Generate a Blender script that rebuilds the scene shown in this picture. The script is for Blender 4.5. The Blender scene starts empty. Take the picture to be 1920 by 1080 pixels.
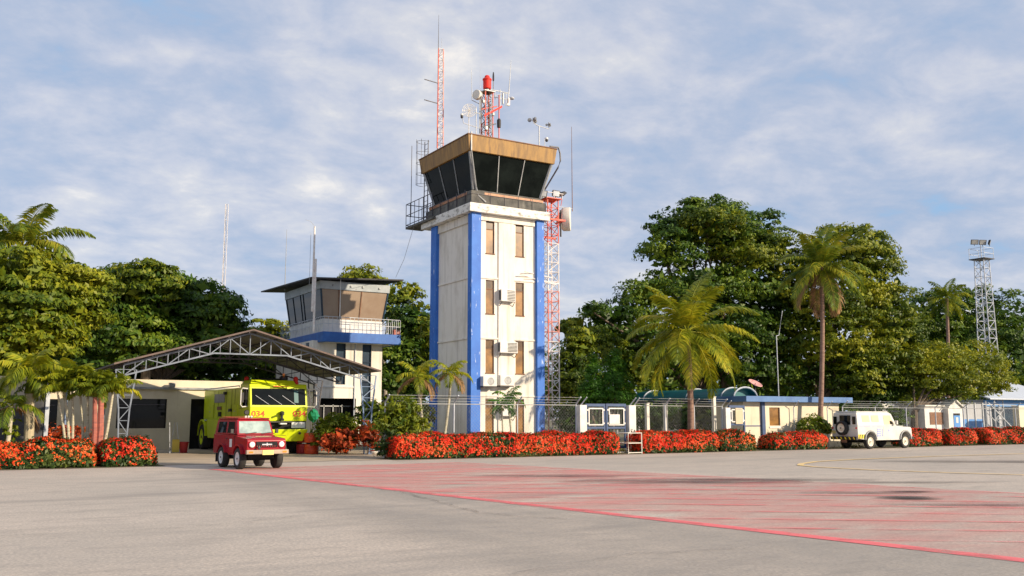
import bpy, math, random
import numpy as np
from mathutils import Vector, Matrix, Euler
R = math.radians
scene = bpy.context.scene
col = scene.collection

# ------------------------------------------------------------------ camera
FPX = 1750.0
PITCH = math.atan(243 / 1750)
YAW = R(-31.1)
CAM = Vector((-21.05, -34.9, 1.68))
cam_data = bpy.data.cameras.new('camera')
cam = bpy.data.objects.new('camera', cam_data)
col.objects.link(cam)
cam.location = CAM
cam.rotation_euler = (R(90) + PITCH, 0, YAW)
cam_data.sensor_width = 36
cam_data.lens = 36 * FPX / 1920
cam_data.clip_start = 0.2
cam_data.clip_end = 6000
scene.camera = cam

# ------------------------------------------------------------------ sky and sun
SUN_EL = R(21)
SUNV = Vector((0.58 * math.cos(SUN_EL), -0.815 * math.cos(SUN_EL), math.sin(SUN_EL))).normalized()
world = bpy.data.worlds.new('World')
scene.world = world
world.use_nodes = True
wt = world.node_tree
wt.nodes.clear()
def wn(t, **k):
    n = wt.nodes.new(t)
    for a, b in k.items(): setattr(n, a, b)
    return n
def wl(a, b): wt.links.new(a, b)
wout = wn('ShaderNodeOutputWorld')
sky = wn('ShaderNodeTexSky', sky_type='NISHITA')
sky.sun_disc = False
sky.sun_elevation = SUN_EL
sky.sun_rotation = math.atan2(SUNV.x, SUNV.y)
sky.air_density = 1.0; sky.dust_density = 0.6; sky.ozone_density = 2.0
bg1 = wn('ShaderNodeBackground'); bg1.inputs[1].default_value = 0.10
wl(sky.outputs[0], bg1.inputs[0])
tc = wn('ShaderNodeTexCoord')
sep = wn('ShaderNodeSeparateXYZ'); wl(tc.outputs['Generated'], sep.inputs[0])
def wm(op, a, b):
    n = wn('ShaderNodeMath', operation=op)
    for i, q in enumerate((a, b)):
        if hasattr(q, 'node'): wl(q, n.inputs[i])
        else: n.inputs[i].default_value = q
    return n.outputs[0]
den = wm('ADD', wm('MAXIMUM', sep.outputs[2], 0.0), 0.26)
cx = wm('DIVIDE', sep.outputs[0], den); cy = wm('DIVIDE', sep.outputs[1], den)
comb = wn('ShaderNodeCombineXYZ'); wl(cx, comb.inputs[0]); wl(cy, comb.inputs[1])
mp = wn('ShaderNodeMapping'); wl(comb.outputs[0], mp.inputs[0])
mp.inputs['Rotation'].default_value = (0, 0, R(31)); mp.inputs['Scale'].default_value = (1.0, 1.15, 1); mp.inputs['Location'].default_value = (3.1, 1.7, 0)
def wnoise(scale, detail, rough, dist):
    n = wn('ShaderNodeTexNoise'); wl(mp.outputs[0], n.inputs['Vector'])
    n.inputs['Scale'].default_value = scale; n.inputs['Detail'].default_value = detail
    n.inputs['Roughness'].default_value = rough; n.inputs['Distortion'].default_value = dist
    return n.outputs['Fac']
n1 = wnoise(1.2, 3, 0.55, 0.1); n2 = wnoise(5.0, 9, 0.60, 0.2)
nn = wm('ADD', wm('MULTIPLY', n1, 0.45), wm('MULTIPLY', n2, 0.55))
cr = wn('ShaderNodeValToRGB'); wl(nn, cr.inputs[0])
e = cr.color_ramp.elements
e[0].position = 0.34; e[0].color = (0.25, 0.40, 0.60, 1)
e[1].position = 0.42; e[1].color = (0.315, 0.395, 0.54, 1)
for p, c in ((0.48, (0.375, 0.43, 0.55)), (0.54, (0.46, 0.49, 0.58)), (0.60, (0.55, 0.56, 0.605)), (0.68, (0.80, 0.755, 0.70))):
    q = e.new(p); q.color = (*c, 1)
bg2 = wn('ShaderNodeBackground'); bg2.inputs[1].default_value = 0.94
wl(cr.outputs[0], bg2.inputs[0])
mixw = wn('ShaderNodeMixShader'); mixw.inputs[0].default_value = 0.9
wl(bg1.outputs[0], mixw.inputs[1]); wl(bg2.outputs[0], mixw.inputs[2]); wl(mixw.outputs[0], wout.inputs[0])

sd = bpy.data.lights.new('sun', 'SUN'); sd.energy = 4.3; sd.angle = R(0.6); sd.color = (1.0, 0.83, 0.62)
sun = bpy.data.objects.new('sun', sd); col.objects.link(sun)
sun.rotation_euler = SUNV.to_track_quat('Z', 'Y').to_euler(); sun.location = (0, -20, 40)
scene.view_settings.view_transform = 'Standard'
scene.view_settings.look = 'None'
scene.view_settings.exposure = 0.50
scene.view_settings.gamma = 1
scene.cycles.max_bounces = 6
scene.cycles.transparent_max_bounces = 12

# ------------------------------------------------------------------ geometry helpers
CR = Euler((R(90) + PITCH, 0, YAW)).to_matrix()
def ray(u, v): return CR @ Vector(((u - 960) / FPX, (540 - v) / FPX, -1))
def PY(u, v, y):
    d = ray(u, v); return CAM + d * ((y - CAM.y) / d.y)
def PX(u, v, x):
    d = ray(u, v); return CAM + d * ((x - CAM.x) / d.x)
def GP(u, v, z=0.0):
    d = ray(u, v); return CAM + d * ((z - CAM.z) / d.z)
WT = {}
def tag(o, label=None, cat=None, group=None, kind=None):
    if label: o['label'] = label
    if cat: o['category'] = cat
    if group: o['group'] = group
    if kind: o['kind'] = kind
    return o
def thing(name, label, cat, loc, rz=0.0, group=None):
    o = bpy.data.objects.new(name, None); col.objects.link(o)
    o.empty_display_size = 0.3
    o.location = loc; o.rotation_euler = (0, 0, rz)
    WT[o] = Matrix.Translation(Vector(loc)) @ Matrix.Rotation(rz, 4, 'Z')
    return tag(o, label, cat, group)
def link_mesh(name, me, m, parent):
    if m: me.materials.append(m)
    o = bpy.data.objects.new(name, me); col.objects.link(o)
    if parent:
        o.parent = parent; WT[o] = WT[parent]
    else: WT[o] = Matrix.Identity(4)
    return o
class MB:
    def __init__(s): s.v = []; s.f = []
    def add(s, vs, fs):
        n = len(s.v); s.v += [tuple(p) for p in vs]; s.f += [tuple(i + n for i in f) for f in fs]; return s
    def hexa(s, b, t):
        return s.add(list(b) + list(t), [(3, 2, 1, 0), (4, 5, 6, 7), (0, 1, 5, 4), (1, 2, 6, 5), (2, 3, 7, 6), (3, 0, 4, 7)])
    def box(s, x0, x1, y0, y1, z0, z1):
        return s.hexa([(x0, y0, z0), (x1, y0, z0), (x1, y1, z0), (x0, y1, z0)], [(x0, y0, z1), (x1, y0, z1), (x1, y1, z1), (x0, y1, z1)])
    def cbox(s, c, d):
        return s.box(c[0] - d[0] / 2, c[0] + d[0] / 2, c[1] - d[1] / 2, c[1] + d[1] / 2, c[2] - d[2] / 2, c[2] + d[2] / 2)
    def quad(s, *p): return s.add(p, [tuple(range(len(p)))])
    def prism(s, poly, axis, a0, a1):
        def mk(p, a):
            return (a, p[0], p[1]) if axis == 'x' else ((p[0], a, p[1]) if axis == 'y' else (p[0], p[1], a))
        n = len(poly)
        vs = [mk(p, a0) for p in poly] + [mk(p, a1) for p in poly]
        return s.add(vs, [tuple(range(n))[::-1], tuple(range(n, 2 * n))] + [(i, (i + 1) % n, (i + 1) % n + n, i + n) for i in range(n)])
    def path(s, pts, rad, n=6, cap=True):
        pts = [Vector(p) for p in pts]
        if not hasattr(rad, '__len__'): rad = [rad] * len(pts)
        vs = []; L = len(pts)
        for i, p in enumerate(pts):
            d = (pts[min(i + 1, L - 1)] - pts[max(i - 1, 0)])
            if d.length < 1e-9: d = Vector((0, 0, 1))
            d.normalize()
            a = d.cross(Vector((0, 0, 1))) if abs(d.z) < 0.95 else d.cross(Vector((1, 0, 0)))
            a.normalize(); b = d.cross(a)
            for k in range(n):
                t = 2 * math.pi * (k + 0.5) / n
                vs.append(p + (a * math.cos(t) + b * math.sin(t)) * rad[i])
        fs = [(i * n + k, i * n + (k + 1) % n, (i + 1) * n + (k + 1) % n, (i + 1) * n + k) for i in range(L - 1) for k in range(n)]
        if cap: fs += [tuple(range(n))[::-1], tuple(range((L - 1) * n, L * n))]
        return s.add(vs, fs)
    def tube(s, p, q, r=0.02, n=6): return s.path([p, q], r, n)
    def lathe(s, c, ax, prof, n=20):
        ax = {'x': (1, 0, 0), 'y': (0, 1, 0), 'z': (0, 0, 1)}[ax] if isinstance(ax, str) else tuple(ax)
        if not isinstance(ax, Vector): ax = Vector(ax)
        ax = ax.normalized()
        a = ax.cross(Vector((0, 0, 1))) if abs(ax.z) < 0.9 else Vector((1, 0, 0))
        a.normalize(); b = ax.cross(a); c = Vector(c); vs = []
        for r, h in prof:
            for k in range(n):
                t = 2 * math.pi * k / n
                vs.append(c + ax * h + (a * math.cos(t) + b * math.sin(t)) * max(r, 1e-4))
        L = len(prof)
        fs = [(i * n + k, i * n + (k + 1) % n, (i + 1) * n + (k + 1) % n, (i + 1) * n + k) for i in range(L - 1) for k in range(n)]
        fs += [tuple(range(n))[::-1], tuple(range((L - 1) * n, L * n))]
        return s.add(vs, fs)
    def build(s, name, m, parent=None, local=False, bevel=0, smooth=False, label=None):
        me = bpy.data.meshes.new(name)
        vs = s.v
        if parent is not None and not local:
            inv = WT[parent].inverted(); vs = [inv @ Vector(p) for p in vs]
        me.from_pydata([tuple(p) for p in vs], [], s.f); me.update()
        if smooth:
            for p in me.polygons: p.use_smooth = True
        o = link_mesh(name, me, m, parent)
        if smooth:
            md = o.modifiers.new('split', 'EDGE_SPLIT'); md.split_angle = R(40)
        if bevel:
            md = o.modifiers.new('bevel', 'BEVEL'); md.width = bevel; md.segments = 2; md.limit_method = 'ANGLE'; md.angle_limit = R(35)
        if label: o['label'] = label
        return o
def quads_mesh(name, V, m, parent, k=4):
    """V: (n,k,3) numpy world coordinates; n separate faces"""
    n = V.shape[0]
    inv = np.array(WT[parent].inverted()) if parent is not None else np.eye(4)
    v = V.reshape(-1, 3) @ inv[:3, :3].T + inv[:3, 3]
    me = bpy.data.meshes.new(name)
    me.vertices.add(n * k); me.vertices.foreach_set('co', v.astype(np.float32).ravel())
    me.loops.add(n * k); me.loops.foreach_set('vertex_index', np.arange(n * k, dtype=np.int32))
    me.polygons.add(n); me.polygons.foreach_set('loop_start', np.arange(0, n * k, k, dtype=np.int32))
    me.polygons.foreach_set('loop_total', np.full(n, k, dtype=np.int32))
    me.update(calc_edges=True)
    return link_mesh(name, me, m, parent)

# ------------------------------------------------------------------ materials
def nt(name):
    m = bpy.data.materials.new(name); m.use_nodes = True
    t = m.node_tree; b = t.nodes['Principled BSDF']
    return m, t, b
def pmat(name, c1, c2=None, scale=3, rough=0.6, metal=0, stretch=(1, 1, 1), lo=0.4, hi=0.65, bump=0, bscale=30, detail=6, spec=0.5, c3=None, s3=(6, 6, 0.5), lo3=0.55, hi3=0.75):
    m, t, b = nt(name)
    b.inputs['Roughness'].default_value = rough; b.inputs['Metallic'].default_value = metal
    b.inputs['Specular IOR Level'].default_value = spec
    b.inputs['Base Color'].default_value = (*c1, 1)
    tx = t.nodes.new('ShaderNodeTexCoord')
    def layer(cola, colb, st, sc, l, h):
        mpn = t.nodes.new('ShaderNodeMapping'); mpn.inputs['Scale'].default_value = st
        t.links.new(tx.outputs['Object'], mpn.inputs[0])
        n = t.nodes.new('ShaderNodeTexNoise'); n.inputs['Scale'].default_value = sc; n.inputs['Detail'].default_value = detail
        n.inputs['Roughness'].default_value = 0.62
        t.links.new(mpn.outputs[0], n.inputs['Vector'])
        mr = t.nodes.new('ShaderNodeMapRange'); mr.inputs[1].default_value = l; mr.inputs[2].default_value = h
        t.links.new(n.outputs['Fac'], mr.inputs[0])
        mx = t.nodes.new('ShaderNodeMix'); mx.data_type = 'RGBA'
        t.links.new(mr.outputs[0], mx.inputs[0])
        if isinstance(cola, tuple): mx.inputs[6].default_value = (*cola, 1)
        else: t.links.new(cola, mx.inputs[6])
        mx.inputs[7].default_value = (*colb, 1)
        return mx.outputs[2]
    if c2:
        o = layer(c1, c2, stretch, scale, lo, hi)
        if c3: o = layer(o, c3, s3, 1.0, lo3, hi3)
        t.links.new(o, b.inputs['Base Color'])
    if bump:
        n = t.nodes.new('ShaderNodeTexNoise'); n.inputs['Scale'].default_value = bscale; n.inputs['Detail'].default_value = 4
        t.links.new(tx.outputs['Object'], n.inputs['Vector'])
        bp = t.nodes.new('ShaderNodeBump'); bp.inputs['Strength'].default_value = bump; bp.inputs['Distance'].default_value = 0.03
        t.links.new(n.outputs['Fac'], bp.inputs['Height']); t.links.new(bp.outputs[0], b.inputs['Normal'])
    return m
def leafmat(name, dark, mid, light, trans=0.3, scale=0.35, rough=0.5):
    m, t, b = nt(name)
    g = t.nodes.new('ShaderNodeNewGeometry'); tx = t.nodes.new('ShaderNodeTexCoord')
    n = t.nodes.new('ShaderNodeTexNoise'); n.inputs['Scale'].default_value = scale; n.inputs['Detail'].default_value = 2
    t.links.new(tx.outputs['Object'], n.inputs['Vector'])
    a = t.nodes.new('ShaderNodeMath'); a.operation = 'MULTIPLY_ADD'; a.inputs[1].default_value = 0.45
    t.links.new(g.outputs['Random Per Island'], a.inputs[0])
    s_ = t.nodes.new('ShaderNodeMath'); s_.operation = 'MULTIPLY_ADD'; s_.inputs[1].default_value = 1.6; s_.inputs[2].default_value = -0.52
    t.links.new(n.outputs['Fac'], s_.inputs[0]); t.links.new(s_.outputs[0], a.inputs[2])
    r = t.nodes.new('ShaderNodeValToRGB'); t.links.new(a.outputs[0], r.inputs[0])
    e = r.color_ramp.elements; e[0].position = 0.15; e[0].color = (*dark, 1); e[1].position = 0.9; e[1].color = (*light, 1)
    q = e.new(0.5); q.color = (*mid, 1)
    t.links.new(r.outputs[0], b.inputs['Base Color']); b.inputs['Roughness'].default_value = rough
    b.inputs['Specular IOR Level'].default_value = 0.3
    tr = t.nodes.new('ShaderNodeBsdfTranslucent'); t.links.new(r.outputs[0], tr.inputs[0])
    mx = t.nodes.new('ShaderNodeMixShader'); mx.inputs[0].default_value = trans
    out = t.nodes['Material Output']
    t.links.new(b.outputs[0], mx.inputs[1]); t.links.new(tr.outputs[0], mx.inputs[2]); t.links.new(mx.outputs[0], out.inputs[0])
    return m
M = {}
M['white_wall'] = pmat('white_wall', (0.78, 0.735, 0.655), (0.60, 0.55, 0.46), 1.0, 0.8, stretch=(1, 1, 0.5), lo=0.48, hi=0.72, c3=(0.33, 0.30, 0.25), s3=(4, 4, 0.22), lo3=0.54, hi3=0.86, bump=0.2)
M['white_weathered'] = pmat('white_weathered', (0.78, 0.76, 0.70), (0.22, 0.21, 0.18), 2.6, 0.85, stretch=(1, 1, 2), lo=0.5, hi=0.68, bump=0.3)
M['cream_wall'] = pmat('cream_wall', (0.74, 0.66, 0.50), (0.62, 0.54, 0.40), 0.8, 0.85, lo=0.4, hi=0.7, c3=(0.4, 0.34, 0.24), s3=(3, 3, 0.3), lo3=0.62, hi3=0.9, bump=0.15)
M['blue_paint'] = pmat('blue_paint', (0.018, 0.125, 0.50), (0.03, 0.165, 0.58), 1.5, 0.6, lo=0.35, hi=0.6, c3=(0.45, 0.55, 0.75), s3=(9, 9, 1.6), lo3=0.63, hi3=0.68)
M['blue_band'] = pmat('blue_band', (0.02, 0.10, 0.36), (0.03, 0.14, 0.45), 2, 0.55)
M['blue_frame'] = pmat('blue_frame', (0.02, 0.055, 0.15), (0.03, 0.08, 0.2), 3, 0.5)
M['muted_blue'] = pmat('muted_blue', (0.09, 0.20, 0.42), (0.05, 0.13, 0.32), 1.2, 0.6, c3=(0.3, 0.36, 0.42), s3=(2, 2, 3), lo3=0.62, hi3=0.72)
M['fascia'] = pmat('fascia', (0.36, 0.20, 0.05), (0.25, 0.14, 0.042), 5, 0.6, stretch=(1, 1, 0.15), lo=0.4, hi=0.6, c3=(0.17, 0.09, 0.035), s3=(6, 6, 0.25), lo3=0.52, hi3=0.68)
M['dark_concrete'] = pmat('dark_concrete', (0.15, 0.145, 0.13), (0.07, 0.07, 0.065), 2.5, 0.9, lo=0.35, hi=0.65, bump=0.4, c3=(0.25, 0.24, 0.21), s3=(4, 4, 1), lo3=0.55, hi3=0.8)
M['sill'] = pmat('sill', (0.55, 0.28, 0.15), (0.40, 0.20, 0.12), 4, 0.6)
M['dark_glass'] = pmat('dark_glass', (0.006, 0.008, 0.009), (0.012, 0.016, 0.016), 1, 0.03, spec=0.18)
M['dark_opening'] = pmat('dark_opening', (0.012, 0.012, 0.014), (0.02, 0.02, 0.022), 2, 0.7, spec=0.2)
M['cab_glass'] = pmat('cab_glass', (0.004, 0.006, 0.006), (0.010, 0.014, 0.013), 1, 0.05, spec=0.05)
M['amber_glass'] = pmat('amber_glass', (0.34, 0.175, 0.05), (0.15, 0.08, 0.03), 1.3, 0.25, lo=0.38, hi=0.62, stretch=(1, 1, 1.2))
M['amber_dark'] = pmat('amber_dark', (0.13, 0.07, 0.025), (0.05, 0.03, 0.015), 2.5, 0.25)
M['blind_glass'] = pmat('blind_glass', (0.34, 0.26, 0.19), (0.28, 0.20, 0.14), 0.8, 0.2, lo=0.4, hi=0.65)
M['grey_metal'] = pmat('grey_metal', (0.33, 0.34, 0.34), (0.22, 0.23, 0.24), 4, 0.5, metal=0.3)
M['pale_metal'] = pmat('pale_metal', (0.55, 0.58, 0.62), (0.42, 0.45, 0.5), 3, 0.5)
M['black_metal'] = pmat('black_metal', (0.02, 0.02, 0.025), (0.035, 0.03, 0.03), 4, 0.5)
M['dark_rail'] = pmat('dark_rail', (0.045, 0.045, 0.06), (0.08, 0.07, 0.08), 4, 0.5)
M['red_steel'] = pmat('red_steel', (0.62, 0.06, 0.035), (0.70, 0.14, 0.08), 4, 0.55, c3=(0.55, 0.4, 0.35), s3=(12, 12, 4), lo3=0.6, hi3=0.7)
M['pink_steel'] = pmat('pink_steel', (0.66, 0.18, 0.13), (0.76, 0.42, 0.34), 5, 0.55)
M['white_steel'] = pmat('white_steel', (0.80, 0.77, 0.74), (0.66, 0.58, 0.54), 5, 0.55)
M['grey_steel'] = pmat('grey_steel', (0.20, 0.235, 0.29), (0.13, 0.155, 0.20), 3, 0.5, metal=0.2)
M['blue_steel'] = pmat('blue_steel', (0.12, 0.20, 0.36), (0.25, 0.33, 0.45), 2.5, 0.5)
M['roof_sheet'] = pmat('roof_sheet', (0.16, 0.145, 0.14), (0.10, 0.09, 0.088), 1.5, 0.6, stretch=(4, 0.4, 1), lo=0.35, hi=0.65)
M['rust'] = pmat('rust', (0.26, 0.12, 0.06), (0.14, 0.08, 0.05), 5, 0.8)
M['edge_brown'] = pmat('edge_brown', (0.17, 0.12, 0.10), (0.10, 0.08, 0.075), 2, 0.8)
M['small_fascia'] = pmat('small_fascia', (0.42, 0.46, 0.48), (0.32, 0.36, 0.38), 2, 0.6, c3=(0.2, 0.2, 0.2), s3=(5, 5, 3), lo3=0.65, hi3=0.75)
M['black_roof'] = pmat('black_roof', (0.03, 0.03, 0.032), (0.055, 0.05, 0.05), 2, 0.7)
M['navy_panel'] = pmat('navy_panel', (0.012, 0.025, 0.05), (0.02, 0.05, 0.08), 2, 0.25, lo=0.4, hi=0.6)
M['lime'] = pmat('lime', (0.66, 0.79, 0.010), (0.55, 0.66, 0.012), 1.2, 0.32, lo=0.4, hi=0.7, c3=(0.36, 0.36, 0.03), s3=(2.5, 2.5, 0.7), lo3=0.58, hi3=0.85)
M['tyre'] = pmat('tyre', (0.018, 0.018, 0.018), (0.04, 0.038, 0.035), 6, 0.85)
M['underbody'] = pmat('underbody', (0.012, 0.012, 0.012), (0.02, 0.02, 0.02), 6, 0.9)
M['red_car'] = pmat('red_car', (0.33, 0.010, 0.022), (0.28, 0.010, 0.018), 2, 0.22)
M['red_dark'] = pmat('red_dark', (0.42, 0.02, 0.02), (0.30, 0.015, 0.015), 3, 0.5)
M['red_text'] = pmat('red_text', (0.75, 0.08, 0.02), (0.7, 0.2, 0.03), 6, 0.6, lo=0.5, hi=0.7)
M['orange_drum'] = pmat('orange_drum', (0.75, 0.085, 0.02), (0.6, 0.06, 0.015), 3, 0.45)
M['headlight'] = pmat('headlight', (0.85, 0.85, 0.80), (0.7, 0.7, 0.66), 8, 0.15)
M['rim_white'] = pmat('rim_white', (0.72, 0.72, 0.70), (0.6, 0.6, 0.58), 6, 0.4)
M['rim_cream'] = pmat('rim_cream', (0.78, 0.73, 0.60), (0.66, 0.60, 0.48), 6, 0.5)
M['bumper_cream'] = pmat('bumper_cream', (0.42, 0.34, 0.25), (0.32, 0.25, 0.19), 5, 0.4, metal=0.2)
M['plate'] = pmat('plate', (0.80, 0.65, 0.22), (0.72, 0.56, 0.2), 8, 0.5)
M['windshield'] = pmat('windshield', (0.42, 0.52, 0.48), (0.25, 0.33, 0.31), 2.2, 0.08, lo=0.4, hi=0.6, spec=0.8)  # pale green base colour stands in for sky reflected in the glass
M['white_car'] = pmat('white_car', (0.68, 0.67, 0.62), (0.60, 0.585, 0.53), 2, 0.35)
M['cream_car'] = pmat('cream_car', (0.58, 0.50, 0.33), (0.54, 0.45, 0.29), 2, 0.4)
M['blue_mark'] = pmat('blue_mark', (0.30, 0.36, 0.62), (0.4, 0.45, 0.7), 6, 0.5)
M['yellow_mark'] = pmat('yellow_mark', (0.80, 0.65, 0.03), (0.7, 0.55, 0.03), 6, 0.5)
M['amber_lamp'] = pmat('amber_lamp', (0.8, 0.25, 0.02), (0.7, 0.2, 0.02), 8, 0.3)
M['red_lamp'] = pmat('red_lamp', (0.75, 0.03, 0.015), (0.65, 0.02, 0.01), 8, 0.65)
M['green_cloth'] = pmat('green_cloth', (0.01, 0.28, 0.14), (0.005, 0.18, 0.09), 4, 0.7, bump=0.3)
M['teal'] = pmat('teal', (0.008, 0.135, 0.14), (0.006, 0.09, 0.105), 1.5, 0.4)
M['white_plain'] = pmat('white_plain', (0.74, 0.73, 0.70), (0.60, 0.585, 0.55), 2, 0.6)
M['drum_white'] = pmat('drum_white', (0.80, 0.76, 0.66), (0.72, 0.68, 0.6), 2, 0.5)
M['pink_dish'] = pmat('pink_dish', (0.70, 0.36, 0.34), (0.62, 0.3, 0.28), 3, 0.5)
M['yellow_plastic'] = pmat('yellow_plastic', (0.65, 0.50, 0.06), (0.55, 0.42, 0.05), 3, 0.5)
M['roof_light'] = pmat('roof_light', (0.55, 0.60, 0.66), (0.48, 0.53, 0.6), 1.5, 0.5, stretch=(5, 0.5, 1))
M['wall_blue'] = pmat('wall_blue', (0.08, 0.26, 0.62), (0.10, 0.32, 0.70), 1, 0.7)
M['wall_palegrey'] = pmat('wall_palegrey', (0.45, 0.47, 0.5), (0.36, 0.38, 0.42), 1, 0.8)
M['shade_painted_wall'] = pmat('shade_painted_wall', (0.055, 0.058, 0.065), (0.035, 0.036, 0.042), 0.8, 0.8, c3=(0.09, 0.09, 0.09), s3=(3, 3, 0.4))  # grey wall, darkened so the colour itself carries the shade
M['concrete_post'] = pmat('concrete_post', (0.62, 0.60, 0.55), (0.45, 0.43, 0.38), 3, 0.85)
M['bark'] = pmat('bark', (0.16, 0.12, 0.085), (0.08, 0.06, 0.045), 4, 0.9, stretch=(3, 3, 0.6), bump=0.5)
M['pale_bark'] = pmat('pale_bark', (0.36, 0.32, 0.26), (0.24, 0.20, 0.16), 3, 0.85, bump=0.3)
M['palm_bark'] = pmat('palm_bark', (0.30, 0.19, 0.14), (0.17, 0.10, 0.075), 3, 0.85, stretch=(1, 1, 5), bump=0.4)
M['royal_bark'] = pmat('royal_bark', (0.48, 0.41, 0.26), (0.38, 0.33, 0.22), 3, 0.85, stretch=(1, 1, 3), bump=0.2)
M['stem_pale'] = pmat('stem_pale', (0.55, 0.50, 0.38), (0.34, 0.32, 0.2), 3, 0.75, stretch=(1, 1, 5))
M['stem_red'] = pmat('stem_red', (0.42, 0.13, 0.09), (0.26, 0.09, 0.07), 3, 0.75, stretch=(1, 1, 4))
M['ladder_rail'] = M['dark_rail']
M['leaf_dark'] = leafmat('leaf_dark', (0.015, 0.042, 0.006), (0.055, 0.12, 0.010), (0.20, 0.27, 0.018), 0.3, 0.3)
M['leaf_mid'] = leafmat('leaf_mid', (0.03, 0.065, 0.006), (0.13, 0.18, 0.010), (0.38, 0.37, 0.018), 0.3, 0.3)
M['leaf_gold'] = leafmat('leaf_gold', (0.06, 0.10, 0.008), (0.19, 0.23, 0.012), (0.42, 0.40, 0.018), 0.3, 0.4)
M['leaf_bright'] = leafmat('leaf_bright', (0.05, 0.10, 0.008), (0.17, 0.22, 0.012), (0.38, 0.37, 0.018), 0.35, 0.4)
M['leaf_conifer'] = leafmat('leaf_conifer', (0.02, 0.075, 0.008), (0.055, 0.17, 0.010), (0.13, 0.28, 0.014), 0.2, 0.8)
M['leaf_palm'] = leafmat('leaf_palm', (0.10, 0.15, 0.012), (0.30, 0.34, 0.016), (0.62, 0.52, 0.03), 0.35, 0.5)
M['leaf_coco'] = leafmat('leaf_coco', (0.06, 0.11, 0.012), (0.17, 0.24, 0.02), (0.42, 0.38, 0.03), 0.3, 0.5)
M['leaf_dead'] = leafmat('leaf_dead', (0.22, 0.12, 0.06), (0.36, 0.21, 0.09), (0.5, 0.32, 0.15), 0.3, 0.8)
M['leaf_hedge'] = leafmat('leaf_hedge', (0.014, 0.035, 0.008), (0.04, 0.075, 0.014), (0.10, 0.13, 0.02), 0.2, 1.5)
M['flower'] = leafmat('flower', (0.60, 0.016, 0.010), (0.95, 0.05, 0.015), (1.0, 0.20, 0.06), 0.25, 1.2)
M['flower_orange'] = leafmat('flower_orange', (0.60, 0.03, 0.012), (0.92, 0.10, 0.02), (0.98, 0.30, 0.08), 0.25, 1.2)
M['croton'] = leafmat('croton', (0.05, 0.06, 0.01), (0.42, 0.06, 0.02), (0.85, 0.16, 0.04), 0.3, 2)
M['grass'] = leafmat('grass', (0.06, 0.07, 0.015), (0.14, 0.13, 0.03), (0.28, 0.23, 0.07), 0.3, 0.5)

# ------------------------------------------------------------------ ground
def ground_material():
    m, t, b = nt('apron_concrete')
    b.inputs['Roughness'].default_value = 0.85
    b.inputs['Specular IOR Level'].default_value = 0.25
    tx = t.nodes.new('ShaderNodeTexCoord')
    def noise(rot, sc, stretch, detail=6, rough=0.6):
        mpn = t.nodes.new('ShaderNodeMapping'); mpn.inputs['Rotation'].default_value = (0, 0, rot); mpn.inputs['Scale'].default_value = stretch
        t.links.new(tx.outputs['Object'], mpn.inputs[0])
        n = t.nodes.new('ShaderNodeTexNoise'); n.inputs['Scale'].default_value = sc; n.inputs['Detail'].default_value = detail; n.inputs['Roughness'].default_value = rough
        t.links.new(mpn.outputs[0], n.inputs['Vector']); return n.outputs['Fac']
    def mixc(f, lo, hi, a, c):
        mr = t.nodes.new('ShaderNodeMapRange'); mr.inputs[1].default_value = lo; mr.inputs[2].default_value = hi
        t.links.new(f, mr.inputs[0])
        mx = t.nodes.new('ShaderNodeMix'); mx.data_type = 'RGBA'; t.links.new(mr.outputs[0], mx.inputs[0])
        for i, q in ((6, a), (7, c)):
            if isinstance(q, tuple): mx.inputs[i].default_value = (*q, 1)
            else: t.links.new(q, mx.inputs[i])
        return mx.outputs[2]
    c = mixc(noise(0.3, 0.10, (1, 1, 1), 4), 0.38, 0.62, (0.64, 0.545, 0.45), (0.50, 0.445, 0.38))
    c = mixc(noise(0.54, 0.30, (0.35, 1.5, 1), 7, 0.65), 0.54, 0.78, c, (0.36, 0.325, 0.285))
    c = mixc(noise(-0.4, 0.22, (0.3, 1.0, 1), 6), 0.52, 0.72, c, (0.66, 0.57, 0.48))
    c = mixc(noise(1.1, 0.16, (0.5, 2.4, 1), 6, 0.6), 0.60, 0.76, c, (0.25, 0.23, 0.21))
    c = mixc(noise(.2, 0.9, (0.6, 1.6, 1), 8, 0.75), 0.50, 0.76, c, (0.34, 0.30, 0.26))
    c = mixc(noise(.9, 3.5, (0.7, 1.3, 1), 8, 0.8), 0.50, 0.72, c, (0.38, 0.345, 0.31))
    c = mixc(noise(0, 22, (1, 1, 1), 3), 0.35, 0.8, c, (0.30, 0.27, 0.24))
    t.links.new(c, b.inputs['Base Color'])
    n = noise(0, 14, (1, 1, 1), 6)
    bp = t.nodes.new('ShaderNodeBump'); bp.inputs['Strength'].default_value = 0.35; bp.inputs['Distance'].default_value = 0.02
    t.links.new(n, bp.inputs['Height']); t.links.new(bp.outputs[0], b.inputs['Normal'])
    return m
M['apron'] = ground_material()
M['soil'] = pmat('soil', (0.20, 0.15, 0.10), (0.11, 0.10, 0.05), 1.2, 0.95, bump=0.5, c3=(0.08, 0.10, 0.03), s3=(1.2, 1.2, 1), lo3=0.45, hi3=0.6)
M['pad'] = pmat('pad', (0.50, 0.40, 0.29), (0.38, 0.31, 0.23), 0.8, 0.9, bump=0.2, c3=(0.26, 0.22, 0.17), s3=(0.6, 2, 1), lo3=0.5, hi3=0.8)
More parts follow.
